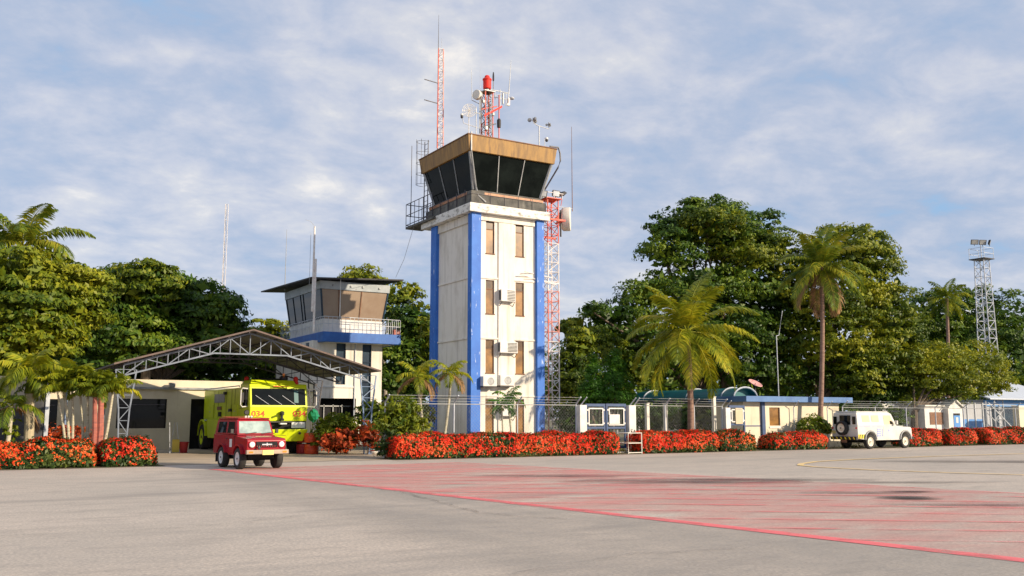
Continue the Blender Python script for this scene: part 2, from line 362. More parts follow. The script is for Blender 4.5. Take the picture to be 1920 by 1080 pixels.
def tex_alpha_paint(name, c, cov_lo, cov_hi, scale, maxa=1.0, stretch=(1, 1, 1)):
    m, t, b = nt(name)
    b.inputs['Base Color'].default_value = (*c, 1); b.inputs['Roughness'].default_value = 0.75
    tx = t.nodes.new('ShaderNodeTexCoord'); mpn = t.nodes.new('ShaderNodeMapping'); mpn.inputs['Scale'].default_value = stretch
    t.links.new(tx.outputs['Object'], mpn.inputs[0])
    n = t.nodes.new('ShaderNodeTexNoise'); n.inputs['Scale'].default_value = scale; n.inputs['Detail'].default_value = 8; n.inputs['Roughness'].default_value = 0.65
    t.links.new(mpn.outputs[0], n.inputs['Vector'])
    mr = t.nodes.new('ShaderNodeMapRange'); mr.inputs[1].default_value = cov_lo; mr.inputs[2].default_value = cov_hi; mr.inputs[4].default_value = maxa
    t.links.new(n.outputs['Fac'], mr.inputs[0]); t.links.new(mr.outputs[0], b.inputs['Alpha'])
    return m
M['red_line'] = tex_alpha_paint('red_line', (0.86, 0.18, 0.19), 0.30, 0.56, 1.3, 0.92)
M['red_hatch'] = tex_alpha_paint('red_hatch', (0.88, 0.24, 0.24), 0.38, 0.68, 0.7, 0.85)
M['red_wash'] = tex_alpha_paint('red_wash', (0.80, 0.32, 0.29), 0.34, 0.66, 0.6, 0.74, (0.6, 1.4, 1))
M['yellow_line'] = tex_alpha_paint('yellow_line', (0.85, 0.62, 0.28), 0.25, 0.42, 1.5, 0.95)
M['stain'] = tex_alpha_paint('stain', (0.10, 0.08, 0.075), 0.34, 0.62, 1.6, 0.75)
def _fall(m):
    t = m.node_tree; b = t.nodes['Principled BSDF']; tx = t.nodes.new('ShaderNodeTexCoord'); g = t.nodes.new('ShaderNodeTexGradient'); g.gradient_type = 'SPHERICAL'
    t.links.new(tx.outputs['Object'], g.inputs[0]); l = b.inputs['Alpha'].links[0].from_socket
    mu = t.nodes.new('ShaderNodeMath'); mu.operation = 'MULTIPLY'; t.links.new(l, mu.inputs[0])
    pw = t.nodes.new('ShaderNodeMath'); pw.operation = 'POWER'; pw.inputs[1].default_value = 0.7; t.links.new(g.outputs['Fac'], pw.inputs[0]); t.links.new(pw.outputs[0], mu.inputs[1]); t.links.new(mu.outputs[0], b.inputs['Alpha'])
_fall(M['stain'])
def _wear(m):
    t = m.node_tree; b = t.nodes['Principled BSDF']; tx = t.nodes.new('ShaderNodeTexCoord'); sx = t.nodes.new('ShaderNodeSeparateXYZ'); t.links.new(tx.outputs['Object'], sx.inputs[0])
    l = b.inputs['Alpha'].links[0].from_socket; mr = t.nodes.new('ShaderNodeMapRange'); mr.inputs[1].default_value = -28; mr.inputs[2].default_value = -8; mr.inputs[3].default_value = 0.5; mr.inputs[4].default_value = 1.0
    t.links.new(sx.outputs[1], mr.inputs[0]); mu = t.nodes.new('ShaderNodeMath'); mu.operation = 'MULTIPLY'; t.links.new(l, mu.inputs[0]); t.links.new(mr.outputs[0], mu.inputs[1]); t.links.new(mu.outputs[0], b.inputs['Alpha'])
_wear(M['red_wash'])
LA, LB = Vector((-13.35, -3.2)), Vector((-9.2, -34.0))
UA, UB = Vector((-4.3, -3.2)), Vector((2.0, -34.0))
M['grey_band'] = tex_alpha_paint('grey_band', (0.40, 0.375, 0.34), 0.25, 0.65, 0.35, 0.5, (1.0, 0.5, 1))
def _edge(m, a, bb, w):
    t = m.node_tree; b = t.nodes['Principled BSDF']; tx = t.nodes.new('ShaderNodeTexCoord'); sx = t.nodes.new('ShaderNodeSeparateXYZ'); t.links.new(tx.outputs['Object'], sx.inputs[0])
    l = b.inputs['Alpha'].links[0].from_socket
    def mt(op, p, q):
        n = t.nodes.new('ShaderNodeMath'); n.operation = op
        for i, z in enumerate((p, q)):
            if hasattr(z, 'node'): t.links.new(z, n.inputs[i])
            else: n.inputs[i].default_value = z
        return n.outputs[0]
    ns = t.nodes.new('ShaderNodeTexNoise'); ns.inputs['Scale'].default_value = 0.5; ns.inputs['Detail'].default_value = 5; t.links.new(tx.outputs['Object'], ns.inputs['Vector'])
    d = mt('SUBTRACT', sx.outputs[0], mt('ADD', mt('MULTIPLY', sx.outputs[1], bb), a)); d = mt('ADD', d, mt('MULTIPLY', ns.outputs['Fac'], 2.0))
    mr = t.nodes.new('ShaderNodeMapRange'); mr.interpolation_type = 'SMOOTHSTEP'; mr.inputs[1].default_value = 1.0; mr.inputs[2].default_value = 1.0 + w; t.links.new(d, mr.inputs[0])
    t.links.new(mt('MULTIPLY', l, mr.outputs[0]), b.inputs['Alpha'])
_b = ((LB.x - 7.5) - (LA.x - 2.2)) / (LB.y - (LA.y - .3)); _edge(M['grey_band'], LA.x - 2.2 - _b * (LA.y - .3), _b, 2.2)
M['puddle_stain'] = tex_alpha_paint('puddle_stain', (0.035, 0.027, 0.02), 0.15, 0.4, 3, 1.0); _fall(M['puddle_stain'])

S_ = lambda o: tag(o, kind='structure')
S_(MB().quad((-900, -900, 0), (1200, -900, 0), (1200, 1500, 0), (-900, 1500, 0)).build('ground', M['apron']))
# planted strip and garden behind the hedge line
S_(MB().quad((-11.0, 1.9, .006), (-2.2, 1.9, .006), (-2.2, 40, .006), (-11.0, 40, .006)).build('concrete_pad', M['pad']))
def strip_poly(pts, z, name, m):
    return S_(MB().quad(*[(p[0], p[1], z) for p in pts]).build(name, m))
strip_poly([(-60, -0.35), (-14.3, -0.35), (-14.3, 1.9), (-60, 1.9)], .008, 'planting_bed', M['soil'])
strip_poly([(-5.6, -0.3), (150, -0.3), (150, 1.9), (-5.6, 1.9)], .008, 'planting_bed', M['soil'])
strip_poly([(-14.3, 0.3), (-5.6, 0.3), (-5.6, 1.9), (-14.3, 1.9)], .012, 'driveway', M['pad'])
strip_poly([(-2.2, 1.9), (400, 1.9), (400, 400), (-2.2, 400)], .010, 'garden_ground', M['soil'])
strip_poly([(-400, 1.9), (-14.3, 1.9), (-14.3, 400), (-400, 400)], .010, 'garden_ground', M['soil'])
strip_poly([(-14.3, 1.9), (-11.0, 1.9), (-11.0, 40), (-14.3, 40)], .014, 'concrete_pad', M['pad'])
# painted markings
def line2(mb, a, b, w, z):
    a = Vector((a[0], a[1], z)); b = Vector((b[0], b[1], z)); d = (b - a).normalized(); n = Vector((-d.y, d.x, 0)) * w / 2
    mb.quad(a - n, b - n, b + n, a + n)
S_(MB().quad((LA.x, LA.y, .004), (LB.x, LB.y, .004), (UB.x, UB.y, .004), (UA.x, UA.y, .004)).build('painted_wash', M['red_wash']))
mb = MB(); line2(mb, LA, LB, 0.33, .008); S_(mb.build('painted_line', M['red_line']))
mb = MB(); line2(mb, UA, UB, 0.15, .008); line2(mb, LA, UA, 0.15, .0081); S_(mb.build('painted_line', M['red_hatch']))
mb = MB()
hd = Vector((0.79, -0.61))
def clip_at(p, d, A, B):
    n = Vector((-(B - A).y, (B - A).x)); return p + d * ((A - p).dot(n) / d.dot(n))
k = 0
yv = 3.0
while yv > -34:
    p0 = Vector((-12, yv)); a = clip_at(p0, hd, LA, LB); b = clip_at(p0, hd, UA, UB)
    if a.y > LA.y: a = a + hd * ((LA.y - a.y) / hd.y)
    if b.y < a.y and a.x < b.x: line2(mb, a, b, 0.13 + 0.05 * math.sin(yv * 3.7), .0122)
    yv -= 1.62
S_(mb.build('painted_hatching', M['red_hatch']))
mb = MB()
pts = [GP(u, v) for u, v in ((1920, 851), (1750, 856), (1600, 862), (1530, 866), (1503, 870), (1500, 873), (1530, 876), (1640, 882), (1780, 887), (1920, 891))]
for a, b in zip(pts[:-1], pts[1:]): line2(mb, a, b, 0.22, .016)
S_(mb.build('painted_guide_line', M['yellow_line']))
M['crack'] = tex_alpha_paint('crack', (0.15, 0.135, 0.12), 0.40, 0.60, 2.5, 0.55)
def crack(pts, w, seed):
    rr = random.Random(seed); P = [GP(u, v) for u, v in pts]; Q = [P[0]]
    for a, b in zip(P[:-1], P[1:]):
        n = max(2, int((b - a).length / .35))
        for i in range(1, n + 1): Q.append(a.lerp(b, i / n) + Vector((rr.uniform(-.06, .06), rr.uniform(-.06, .06), 0)))
    mb = MB(); d = [(Q[min(i + 1, len(Q) - 1)] - Q[max(i - 1, 0)]).normalized() for i in range(len(Q))]
    L_ = [(q + Vector((-t.y, t.x, 0)) * w * rr.uniform(.12, .42)) for q, t in zip(Q, d)]; R_ = [(q - Vector((-t.y, t.x, 0)) * w * rr.uniform(.12, .42)) for q, t in zip(Q, d)]
    vs = [(p.x, p.y, .018) for p in L_] + [(p.x, p.y, .018) for p in R_]; n = len(Q)
    mb.add(vs, [(i, i + n, i + 1 + n, i + 1) for i in range(n - 1)]); S_(mb.build('pavement_crack', M['crack']))
for i, (pts, w) in enumerate((([(600, 902), (760, 925), (900, 962), (1060, 975)], .10), ([(-20, 1008), (240, 996), (420, 985), (560, 968)], .06), ([(960, 1078), (1180, 1040), (1400, 1030)], .05), ([(300, 888), (520, 896), (600, 902)], .10), ([(1250, 870), (1450, 876), (1700, 884), (1930, 884)], .10))): crack(pts, w, i)
# greyer worn concrete beside the painted area
S_(MB().quad((LA.x - 2.2, LA.y - .3, .0025), (LB.x - 7.5, LB.y, .0025), (LB.x, LB.y, .0025), (LA.x, LA.y, .0025)).build('worn_concrete', M['grey_band']))
# dark stains, oil and a small puddle
def blob_poly(cx_, cy_, rx, ry, rot, seed, n=26):
    rr = random.Random(seed); ph = [rr.uniform(0, 6.28) for _ in range(4)]; out = []
    for i in range(n):
        t = 2 * math.pi * i / n; k = 1 + 0.22 * math.sin(2 * t + ph[0]) + 0.16 * math.sin(3 * t + ph[1]) + 0.1 * math.sin(5 * t + ph[2])
        x = rx * k * math.cos(t); y = ry * k * math.sin(t)
        out.append((cx_ + x * math.cos(rot) - y * math.sin(rot), cy_ + x * math.sin(rot) + y * math.cos(rot)))
    return out
for i, (u, v, rx, ry) in enumerate(((1300, 903, 3.3, .9), (1440, 900, 2.6, .5), (1050, 893, 2.4, .6), (1880, 866, 4.5, 1.0), (1700, 905, 2.0, .35), (1850, 948, 1.9, .25), (1620, 925, 1.4, .25))):
    g = GP(u, v)
    o = S_(MB().quad(*[(p[0], p[1], 0) for p in blob_poly(0, 0, 1, 1, 0, i)]).build('ground_stain', M['stain']))
    o.location = (g.x, g.y, .020 + .0003 * i); o.rotation_euler = (0, 0, R(-31)); o.scale = (rx * 1.3, ry * 1.5, 1)
M['puddle'] = pmat('puddle', (0.03, 0.024, 0.018), (0.05, 0.04, 0.03), 3, 0.35)
for i, (u, v, rx, ry) in enumerate(((1705, 935, .75, .55), (1708, 923, .7, .2))):
    g = GP(u, v); o = S_(MB().quad(*[(p[0], p[1], 0) for p in blob_poly(0, 0, 1, 1, 0, 33 + i)]).build('puddle', M['puddle_stain']))
    o.location = (g.x, g.y, .024 + .0004 * i); o.rotation_euler = (0, 0, R(-31)); o.scale = (rx, ry, 1)

# ------------------------------------------------------------------ generic builders
def wall_front(mb, x0, x1, z0, z1, y, th, ops):
    """wall in a y plane with openings (xa,xb,za,zb), built from butted boxes"""
    xs = sorted(set([x0, x1] + [q for o in ops for q in o[:2]]))
    for a, b in zip(xs[:-1], xs[1:]):
        cuts = sorted([(o[2], o[3]) for o in ops if o[0] <= a + 1e-6 and o[1] >= b - 1e-6])
        z = z0
        for c in cuts:
            if c[0] > z + 1e-4: mb.box(a, b, y, y + th, z, c[0])
            z = c[1]
        if z < z1 - 1e-4: mb.box(a, b, y, y + th, z, z1)
    return mb
def lattice(mb_leg, mb_br, cx_, cy_, w0, w1, z0, z1, seg, rl=.04, rb=.018, n=5, tri=False, legs=None):
    """square lattice section between two heights"""
    cor = [(-1, -1), (1, -1), (1, 1), (-1, 1)] if not tri else [(-1, -0.8), (1, -0.8), (0, 1)]
    def pt(c, z):
        w = w0 + (w1 - w0) * (z - z0) / (z1 - z0)
        return Vector((cx_ + c[0] * w / 2, cy_ + c[1] * w / 2, z))
    for i, c in enumerate(cor):
        (legs[i] if legs else mb_leg).path([pt(c, z0), pt(c, z1)], rl, 6)
    dz = (z1 - z0) / seg
    for s in range(seg):
        za, zb = z0 + s * dz, z0 + (s + 1) * dz
        for i in range(len(cor)):
            a, b = cor[i], cor[(i + 1) % len(cor)]
            if s % 2: a, b = b, a
            mb_br.tube(pt(a, za), pt(b, zb), rb, n)
            mb_br.tube(pt(a, zb), pt(b, zb), rb, n)
def whip(name, label, u, v0, v1, y, m, r=.02, cat='antenna', group=None, x=None):
    a = PY(u, v0, y); b = PY(u, v1, y)
    t = thing(name, label, cat, (a.x, a.y, a.z), 0, group)
    MB().path([a, (a.x, a.y, b.z)], [r, r * .45], 6).build('rod', m, t)
    MB().lathe((a.x, a.y, a.z), 'z', [(r * 2.4, 0), (r * 2.4, .12), (r * 1.6, .16)], 10).build('base_mount', M['grey_metal'], t)
    return t
def floodlight(parent, c, yaw, tilt, w=.52, h=.36, d=.16, mh=None, ml=None):
    """one lamp housing with a glass; yaw is the facing azimuth"""
    f = Vector((math.cos(yaw) * math.cos(tilt), math.sin(yaw) * math.cos(tilt), -math.sin(tilt)))
    r_ = Vector((-math.sin(yaw), math.cos(yaw), 0)); up = r_.cross(f) * -1
    c = Vector(c)
    def cor(k, s, dd): return [c + r_ * (sx * w / 2 * s) + up * (sz * h / 2 * s) + f * dd for sx, sz in ((-1, -1), (1, -1), (1, 1), (-1, 1))]
    o = MB().hexa(cor(0, .7, -d), cor(0, 1, 0)).build('floodlight', mh or M['black_metal'], parent, bevel=.01)
    MB().hexa(cor(0, .78, .003), cor(0, .78, .012)).build('glass', ml or M['pale_metal'], o)
    MB().tube(c - f * d * .5 - Vector((0, 0, h / 2 + .12)), c - f * d * .5, .025).build('bracket', M['black_metal'], o)
    return o

# ------------------------------------------------------------------ main control tower
TX0, TX1, TY0, TY1 = 1.47, 5.55, 6.3, 10.73
ZS = PY(887, 399, TY0).z          # underside of the top slab
tower = thing('control_tower', 'tall white control tower with blue corner pillars and dark cab under an ochre roof band', 'control tower', (TX0, TY0, 0))
wx = [(PY(911, 600, TY0).x, PY(927, 600, TY0).x), (PY(967, 600, TY0).x, PY(983, 600, TY0).x)]
wz = [(PY(919, b, TY0).z, PY(919, a, TY0).z) for a, b in ((413, 475), (525, 588), (637, 699), (747, 812))]
ops = [(a, b, c, d) for a, b in wx for c, d in wz]
mb = wall_front(MB(), TX0 + .02, TX1 - .02, 0, ZS, TY0 + .02, .2, ops)
mb.box(TX0 + .02, TX0 + .22, TY0 + .22, TY1 - .02, 0, ZS)
mb.box(TX1 - .22, TX1 - .02, TY0 + .22, TY1 - .02, 0, ZS)
mb.box(TX0 + .22, TX1 - .22, TY1 - .22, TY1 - .02, 0, ZS)
mb.build('wall', M['white_wall'], tower)
mb = MB()
for v in (521, 634, 742):
    z = PY(919, v, TY0).z
    mb = MB().box(TX0 + .41, TX1 - .31, TY0 - .03, TY0 + .017, z - .05, z + .03)
    mb.box(TX0 - .03, TX0 + .017, TY0 + .25, TY1 - .56, z - .05, z + .03)
    mb.build('string_course', M['white_wall'], tower)
xa, xb = PY(934, 600, TY0).x, PY(963, 600, TY0).x
MB().box(xa, xb, TY0 - .05, TY0 + .016, 0, ZS - .35).build('service_panel', M['white_wall'], tower)
mb = MB().box(TX0 + .45, TX1 - .36, TY0 - .06, TY0 + .015, ZS - .33, ZS - .02).box(TX0 - .06, TX0 + .015, TY0 + .45, TY1 - .55, ZS - .45, ZS - .02)
mb.build('beam', M['white_wall'], tower)
for i, (x0, x1, y0, y1) in enumerate(((TX0 - .16, TX0 + .40, TY0 - .16, TY0 + .24), (TX1 - .30, TX1 + .16, TY0 - .16, TY0 + .24), (TX0 - .16, TX0 + .25, TY1 - .55, TY1 + .12), (TX1 - .30, TX1 + .16, TY1 - .5, TY1 + .12))):
    MB().box(x0, x1, y0, y1, 0, ZS - .004).build('corner_pillar', M['blue_paint'], tower, bevel=.015)
for (a, b, c, d) in ops:
    fr = MB()
    fr.box(a, a + .035, TY0 + .08, TY0 + .14, c, d).box(b - .035, b, TY0 + .08, TY0 + .14, c, d)
    zt = d - (d - c) * .27
    fr.box(a + .035, b - .035, TY0 + .08, TY0 + .14, zt - .02, zt + .02).box(a + .035, b - .035, TY0 + .08, TY0 + .14, d - .035, d).box(a - .02, b + .02, TY0 - .02, TY0 + .14, c - .05, c)
    w = fr.build('window', M['rust'], tower)
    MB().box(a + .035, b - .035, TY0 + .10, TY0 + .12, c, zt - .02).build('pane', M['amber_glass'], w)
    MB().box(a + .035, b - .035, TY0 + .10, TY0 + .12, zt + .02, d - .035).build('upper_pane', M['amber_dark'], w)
# top slab and step
zt = PY(884, 379, TY0 - .35).z
MB().box(TX0 - .38, TX1 + .38, TY0 - .38, TY1 + .95, ZS, zt).build('slab', M['white_weathered'], tower, bevel=.02)
# parapet, sill, cab glazing
zp = PY(884, 358, TY0 - .1).z; zw0 = PY(889, 354, TY0 - .05).z + .03
PI_ = [(TX0 - .22, TX1 + .22, TY0 - .22, TY0 - .08), (TX0 - .22, TX1 + .22, TY1 + .5, TY1 + .62), (TX0 - .22, TX0 - .08, TY0 - .08, TY1 + .5), (TX1 + .08, TX1 + .22, TY0 - .08, TY1 + .5)]
mb = MB()
for q in PI_: mb.box(*q, zt, zt + .50)
mb.box(TX0 - .225, TX0 + .55, TY0 - .225, TY0 - .07, zt + .50, zp + .02)
mb.box(TX0 - .225, TX0 - .07, TY0 - .07, TY0 + .25, zt + .50, zp + .02)
mb.build('parapet', M['dark_concrete'], tower)
mb = MB().box(TX0 + .56, TX1 + .12, TY0 - .16, TY0 - .03, zt + .52, zp).box(TX0 - .16, TX0 - .03, TY0 + .28, TY1 + .4, zt + .56, zt + .72)
mb.build('sill', M['sill'], tower)
ex = .45; zw1 = PY(884, 283, TY0 - .5).z
bot = [Vector((x, y, zw0 - .05)) for x, y in ((TX0, TY0), (TX1, TY0), (TX1, TY1), (TX0, TY1))]
top = [Vector((x, y, zw1)) for x, y in ((TX0 - ex, TY0 - ex), (TX1 + ex, TY0 - ex), (TX1 + ex, TY1 + ex), (TX0 - ex, TY1 + ex))]
for i in range(4):
    j = (i + 1) % 4
    MB().hexa([bot[i], bot[j], bot[j] + (bot[(j + 1) % 4] - bot[j]) * .01, bot[i] + (bot[(i + 3) % 4] - bot[i]) * .01], [top[i], top[j], top[j] + (top[(j + 1) % 4] - top[j]) * .01, top[i] + (top[(i + 3) % 4] - top[i]) * .01]).build('cab_window', M['cab_glass'], tower)
for i in range(4):
    j = (i + 1) % 4
    out = (top[i] + top[j] - bot[i] - bot[j]); out.z = 0; out.normalize(); out *= .02
    for f in (.345, .66):
        MB().path([bot[i].lerp(bot[j], f) + out, top[i].lerp(top[j], f) + out], .032, 4).build('mullion', M['grey_metal'], tower)
    MB().path([bot[i], top[i]], .085, 6).build('corner_post', M['grey_metal'], tower)
MB().box(TX0 - .05, TX1 + .05, TY0 - .05, TY1 + .05, zt + .01, zw0 - .06).build('cab_base', M['dark_concrete'], tower)
# roof with battered ochre fascia
zr0 = zw1 + .003; zr1 = PY(884, 253, TY0 - .6).z; er0, er1 = .58, .68
def rect(ex_, z): return [Vector((x, y, z)) for x, y in ((TX0 - ex_, TY0 - ex_), (TX1 + ex_, TY0 - ex_), (TX1 + ex_, TY1 + ex_), (TX0 - ex_, TY1 + ex_))]
MB().hexa(rect(er0, zr0), rect(er1, zr1)).build('roof_fascia', M['fascia'], tower, bevel=.02)
MB().hexa(rect(er1 + .03, zr1 + .002), rect(er1 + .03, zr1 + .05)).build('roof_edge', M['rust'], tower)
# downpipes on the front left corner and the bent pipe on the right
MB().path([rect(er0 + .02, zr1)[0] + Vector((.12, -.05, .15)), rect(er0 + .02, zr0)[0] + Vector((.12, -.05, 0)), bot[0] + Vector((.08, -.14, .1)), bot[0] + Vector((.2, -.2, -.35)), bot[0] + Vector((.6, -.26, -.65))], .05, 6).build('downpipe', M['grey_metal'], tower)
c = rect(er1 + .02, zr1)[1]
MB().path([c + Vector((-.5, 0, .1)), c + Vector((.05, 0, .12)), c + Vector((.16, 0, -.2)), c + Vector((.18, 0, -.6)), c + Vector((.02, 0, -1.0)), bot[1] + Vector((.25, -.1, .5))], .045, 6).build('downpipe', M['dark_rail'], tower)
# front handrail posts and left rail
mb = MB()
for k in range(5):
    x = TX0 + .9 + k * .85
    mb.tube((x, TY0 - .24, zt), (x, TY0 - .24, zp + .02), .014)
for k in range(5):
    y = TY0 + .4 + k * .95
    mb.tube((TX0 - .26, y, zt), (TX0 - .26, y, zp + .15), .025)
mb.tube((TX0 - .26, TY0 + .2, zp - .15), (TX0 - .26, TY0 - .24, zp - .15), .015).tube((TX0 - .26, TY0 - .24, zp - .15), (TX1, TY0 - .24, zp - .15), .015)
mb.tube((TX0 - .26, TY0 + .2, zp + .02), (TX0 - .26, TY1 + .5, zp + .02), .022)
mb.build('handrail', M['dark_rail'], tower)

# ladder cage and outer platform at the back left of the tower
xs = TX0 - .5
pa, pb = PX(766, 418, xs), PX(812, 415, xs)
cage = thing('caged_ladder', 'dark steel ladder with railed platform at the back left of the tall tower', 'ladder', (xs, TY1 + 1, zt))
y0, y1 = PX(812, 400, xs).y, PX(763, 400, xs).y
zb = PX(790, 415, xs).z; zc = PX(790, 372, xs).z
MB().box(xs - .05, xs + 1.0, y0 - .1, y1 + .05, zb - .12, zb).build('platform', M['dark_concrete'], cage)
mb = MB()
for (xx, ya, yb) in ((xs - .05, y0, y1), (xs + .95, y0, y1)):
    for z in (zb + .1, (zb + zc) / 2, zc):
        mb.tube((xx, ya, z), (xx, yb, z), .024)
    n = 6
    for k in range(n + 1):
        y = ya + (yb - ya) * k / n; mb.tube((xx, y, zb), (xx, y, zc), .02)
for z in (zb + .1, (zb + zc) / 2, zc): mb.tube((xs - .05, y1, z), (xs + .95, y1, z), .024)
mb.build('guard_rail', M['dark_rail'], cage)
mb = MB()
la = PX(789, 400, xs).y; zl = PX(789, 264, xs).z
for dy in (-.22, .22): mb.tube((xs + .3, la + dy, zb), (xs + .3, la + dy, zl), .028)
z = zb + .3
while z < zl: mb.tube((xs + .3, la - .22, z), (xs + .3, la + .22, z), .014); z += .3
mb.build('ladder', M['dark_rail'], cage)
mb = MB()
z = zb + 2.1
while z < zl + .01:
    mb.path([(xs + .3 + .0 - .62 * math.sin(a), la - .36 * math.cos(a) * 1.0, z) for a in [math.pi * k / 8 for k in range(9)]], .012, 4); z += .62
for a in (.25, .5, .75):
    a *= math.pi; mb.tube((xs + .3 - .62 * math.sin(a), la - .36 * math.cos(a), zb + 2.1), (xs + .3 - .62 * math.sin(a), la - .36 * math.cos(a), zl), .012, 4)
ya = PX(772, 300, xs).y; mb.tube((xs, ya, zb + .5), (xs, ya, zl), .02)
mb.build('safety_cage', M['dark_rail'], cage)

# air conditioners on the front face
def window_ac(u0, u1, v0, v1, label):
    a = PY(u0, v1, TY0 - .3); b = PY(u1, v0, TY0 - .3); um = (a.x + b.x) / 2
    w = (b.x - a.x); x0, x1, z0, z1 = a.x, b.x, a.z, b.z
    t = thing('window_air_conditioner', label, 'air conditioner', (um, TY0, z0), 0, 'window air conditioners on the tower front')
    MB().box(x0, x1, TY0 - .30, TY0 - .052, z0, z1).build('casing', M['white_plain'], t, bevel=.015)
    mb = MB()
    for k in range(7):
        z = z0 + .06 + (z1 - z0 - .14) * k / 6; mb.box(x0 + w * .42, x1 - .05, TY0 - .314, TY0 - .303, z, z + .035)
    for k in range(4): mb.box(x0 - .012, x0 - .001, TY0 - .28 + k * .055, TY0 - .25 + k * .055, z0 + .06, z1 - .06)
    mb.build('grille', M['dark_concrete'], t)
    MB().path([(x0 + .05, TY0 - .06, z0 - .22), (x0 + .05, TY0 - .29, z0 - .02), (x1 - .05, TY0 - .29, z0 - .02), (x1 - .05, TY0 - .06, z0 - .22)], .02, 4).build('bracket', M['black_metal'], t)
window_ac(940, 967, 544, 564, 'topmost boxy air conditioner on the tower front, between the second-row windows')
window_ac(938, 971, 642, 661, 'air conditioner on the tower front between the third-row windows, middle of three')
window_ac(942, 968, 765, 780, 'lowest boxy air conditioner on the tower front, behind the small palm')
def condenser(u0, u1, v0, v1, label):
    a = PY(u0, v1, TY0 - .35); b = PY(u1, v0, TY0 - .35)
    t = thing('condenser_unit', label, 'air conditioner', ((a.x + b.x) / 2, TY0, a.z), 0, 'fan condensers on the tower front')
    MB().box(a.x, b.x, TY0 - .46, TY0 - .12, a.z, b.z).build('casing', M['white_plain'], t, bevel=.02)
    c = ((a.x * .45 + b.x * .55), TY0 - .462, (a.z + b.z) / 2); r = (b.z - a.z) * .38
    MB().lathe(c, (0, -1, 0), [(r, 0), (r, .012), (r * .9, .012), (r * .9, .003), (r * .3, .003), (r * .3, .015), (.001, .015)], 24).build('fan_grille', M['grey_metal'], t)
    MB().box(a.x, b.x, TY0 - .44, TY0 - .052, a.z - .05, a.z - .004).build('bracket', M['black_metal'], t)
condenser(904, 930, 706, 724, 'left fan condenser box bolted to the tower front, beside the blue corner pillar')
condenser(936, 962, 704, 723, 'right fan condenser box bolted to the tower front, above the small palm')

# ------------------------------------------------------------------ antennas on the tower roof
lm = thing('antenna_mast', 'thin red and white lattice antenna mast at the left edge of the tower roof', 'antenna mast', (0, 0, 0)) if False else None
ym = 9.0
pb_ = PY(823, 276, ym); pt_ = PY(823, 92, ym)
lm = thing('antenna_mast', 'thin red lattice antenna mast with two side rods on the tower roof', 'antenna mast', (pb_.x, ym, zr1))
ra, rb_, rc = MB(), MB(), MB()
lattice(ra, rc, pb_.x, ym, .36, .30, zr1 + .05, pt_.z, 18, .032, .013, tri=True, legs=[ra, rb_, rb_])
ra.build('main_leg', M['red_steel'], lm); rb_.build('leg', M['pink_steel'], lm); rc.build('bracing', M['white_steel'], lm)
wt_ = PY(815, 28, ym)
MB().path([(pb_.x - .17, ym - .14, pt_.z - .1), (pb_.x - .17, ym - .14, wt_.z)], [.022, .008], 6).build('whip_rod', M['dark_rail'], lm)
MB().path([(pb_.x + .1, ym, pt_.z - .1), (pb_.x + .1, ym, pt_.z + .65)], .012, 5).build('whip_rod', M['pale_metal'], lm)
for v in (157, 195):
    z = PY(817, v, ym).z
    MB().path([(pb_.x - .17, ym - .14, z), (pb_.x - 1.05, ym - .3, z)], .028, 6).build('side_rod', M['dark_rail'], lm)
# beacon mast cluster
yb_ = 7.4
bc = PY(913, 252, yb_); zt1 = PY(913, 174, yb_).z
bm_ = thing('beacon_mast', 'red and white lattice mast carrying the red rotating beacon on the tower roof', 'beacon mast', (bc.x, yb_, zr1))
ra, rb_ = MB(), MB()
lattice(ra, rb_, bc.x, yb_, .46, .46, zr1 + .05, zt1, 7, .036, .018)
ra.build('leg', M['red_steel'], bm_); rb_.build('bracing', M['rust'], bm_)
MB().box(bc.x - .32, bc.x + .32, yb_ - .32, yb_ + .32, zt1, zt1 + .05).build('platform', M['grey_metal'], bm_)
zb1 = PY(913, 167, yb_).z; zb2 = PY(913, 141, yb_).z; h = zb2 - zb1
MB().tube((bc.x, yb_, zt1), (bc.x, yb_, zb1), .12, 10).build('beacon_base', M['grey_metal'], bm_)
MB().lathe((bc.x, yb_, zb1), 'z', [(.19, 0), (.22, .04), (.22, h * .62), (.25, h * .64), (.25, h * .72), (.16, h * .8), (.12, h * .95), (.05, h)], 20).build('beacon', M['red_lamp'], bm_)
mb = MB(); za = PY(903, 222, yb_).z; zz = PY(936, 205, yb_).z
mb.hexa([(bc.x - .35, yb_ - .34, za), (bc.x - .35, yb_ - .30, za), (bc.x - .35, yb_ - .30, za + .12), (bc.x - .35, yb_ - .34, za + .12)], [(bc.x + .75, yb_ - .34, zz), (bc.x + .75, yb_ - .30, zz), (bc.x + .75, yb_ - .30, zz + .12), (bc.x + .75, yb_ - .34, zz + .12)])
mb.build('diagonal_bar', M['red_lamp'], bm_)
px_ = PY(932, 250, yb_).x; pz = PY(932, 180, yb_).z
MB().path([(px_, yb_ - .2, zr1), (px_, yb_ - .2, pz)], .035, 6).build('side_pole', M['red_steel'], bm_)
pz = PY(932, 226, yb_).z; MB().lathe((px_, yb_ - .2, pz - .45), 'z', [(.1, 0), (.11, .2), (.11, .42), (.05, .5)], 12).build('obstruction_lamp', M['black_metal'], bm_)
MB().lathe((px_ + .05, yb_ - .25, zr1 + .05), 'z', [(.12, 0), (.12, .25), (.06, .32)], 12).build('obstruction_lamp', M['red_lamp'], bm_)
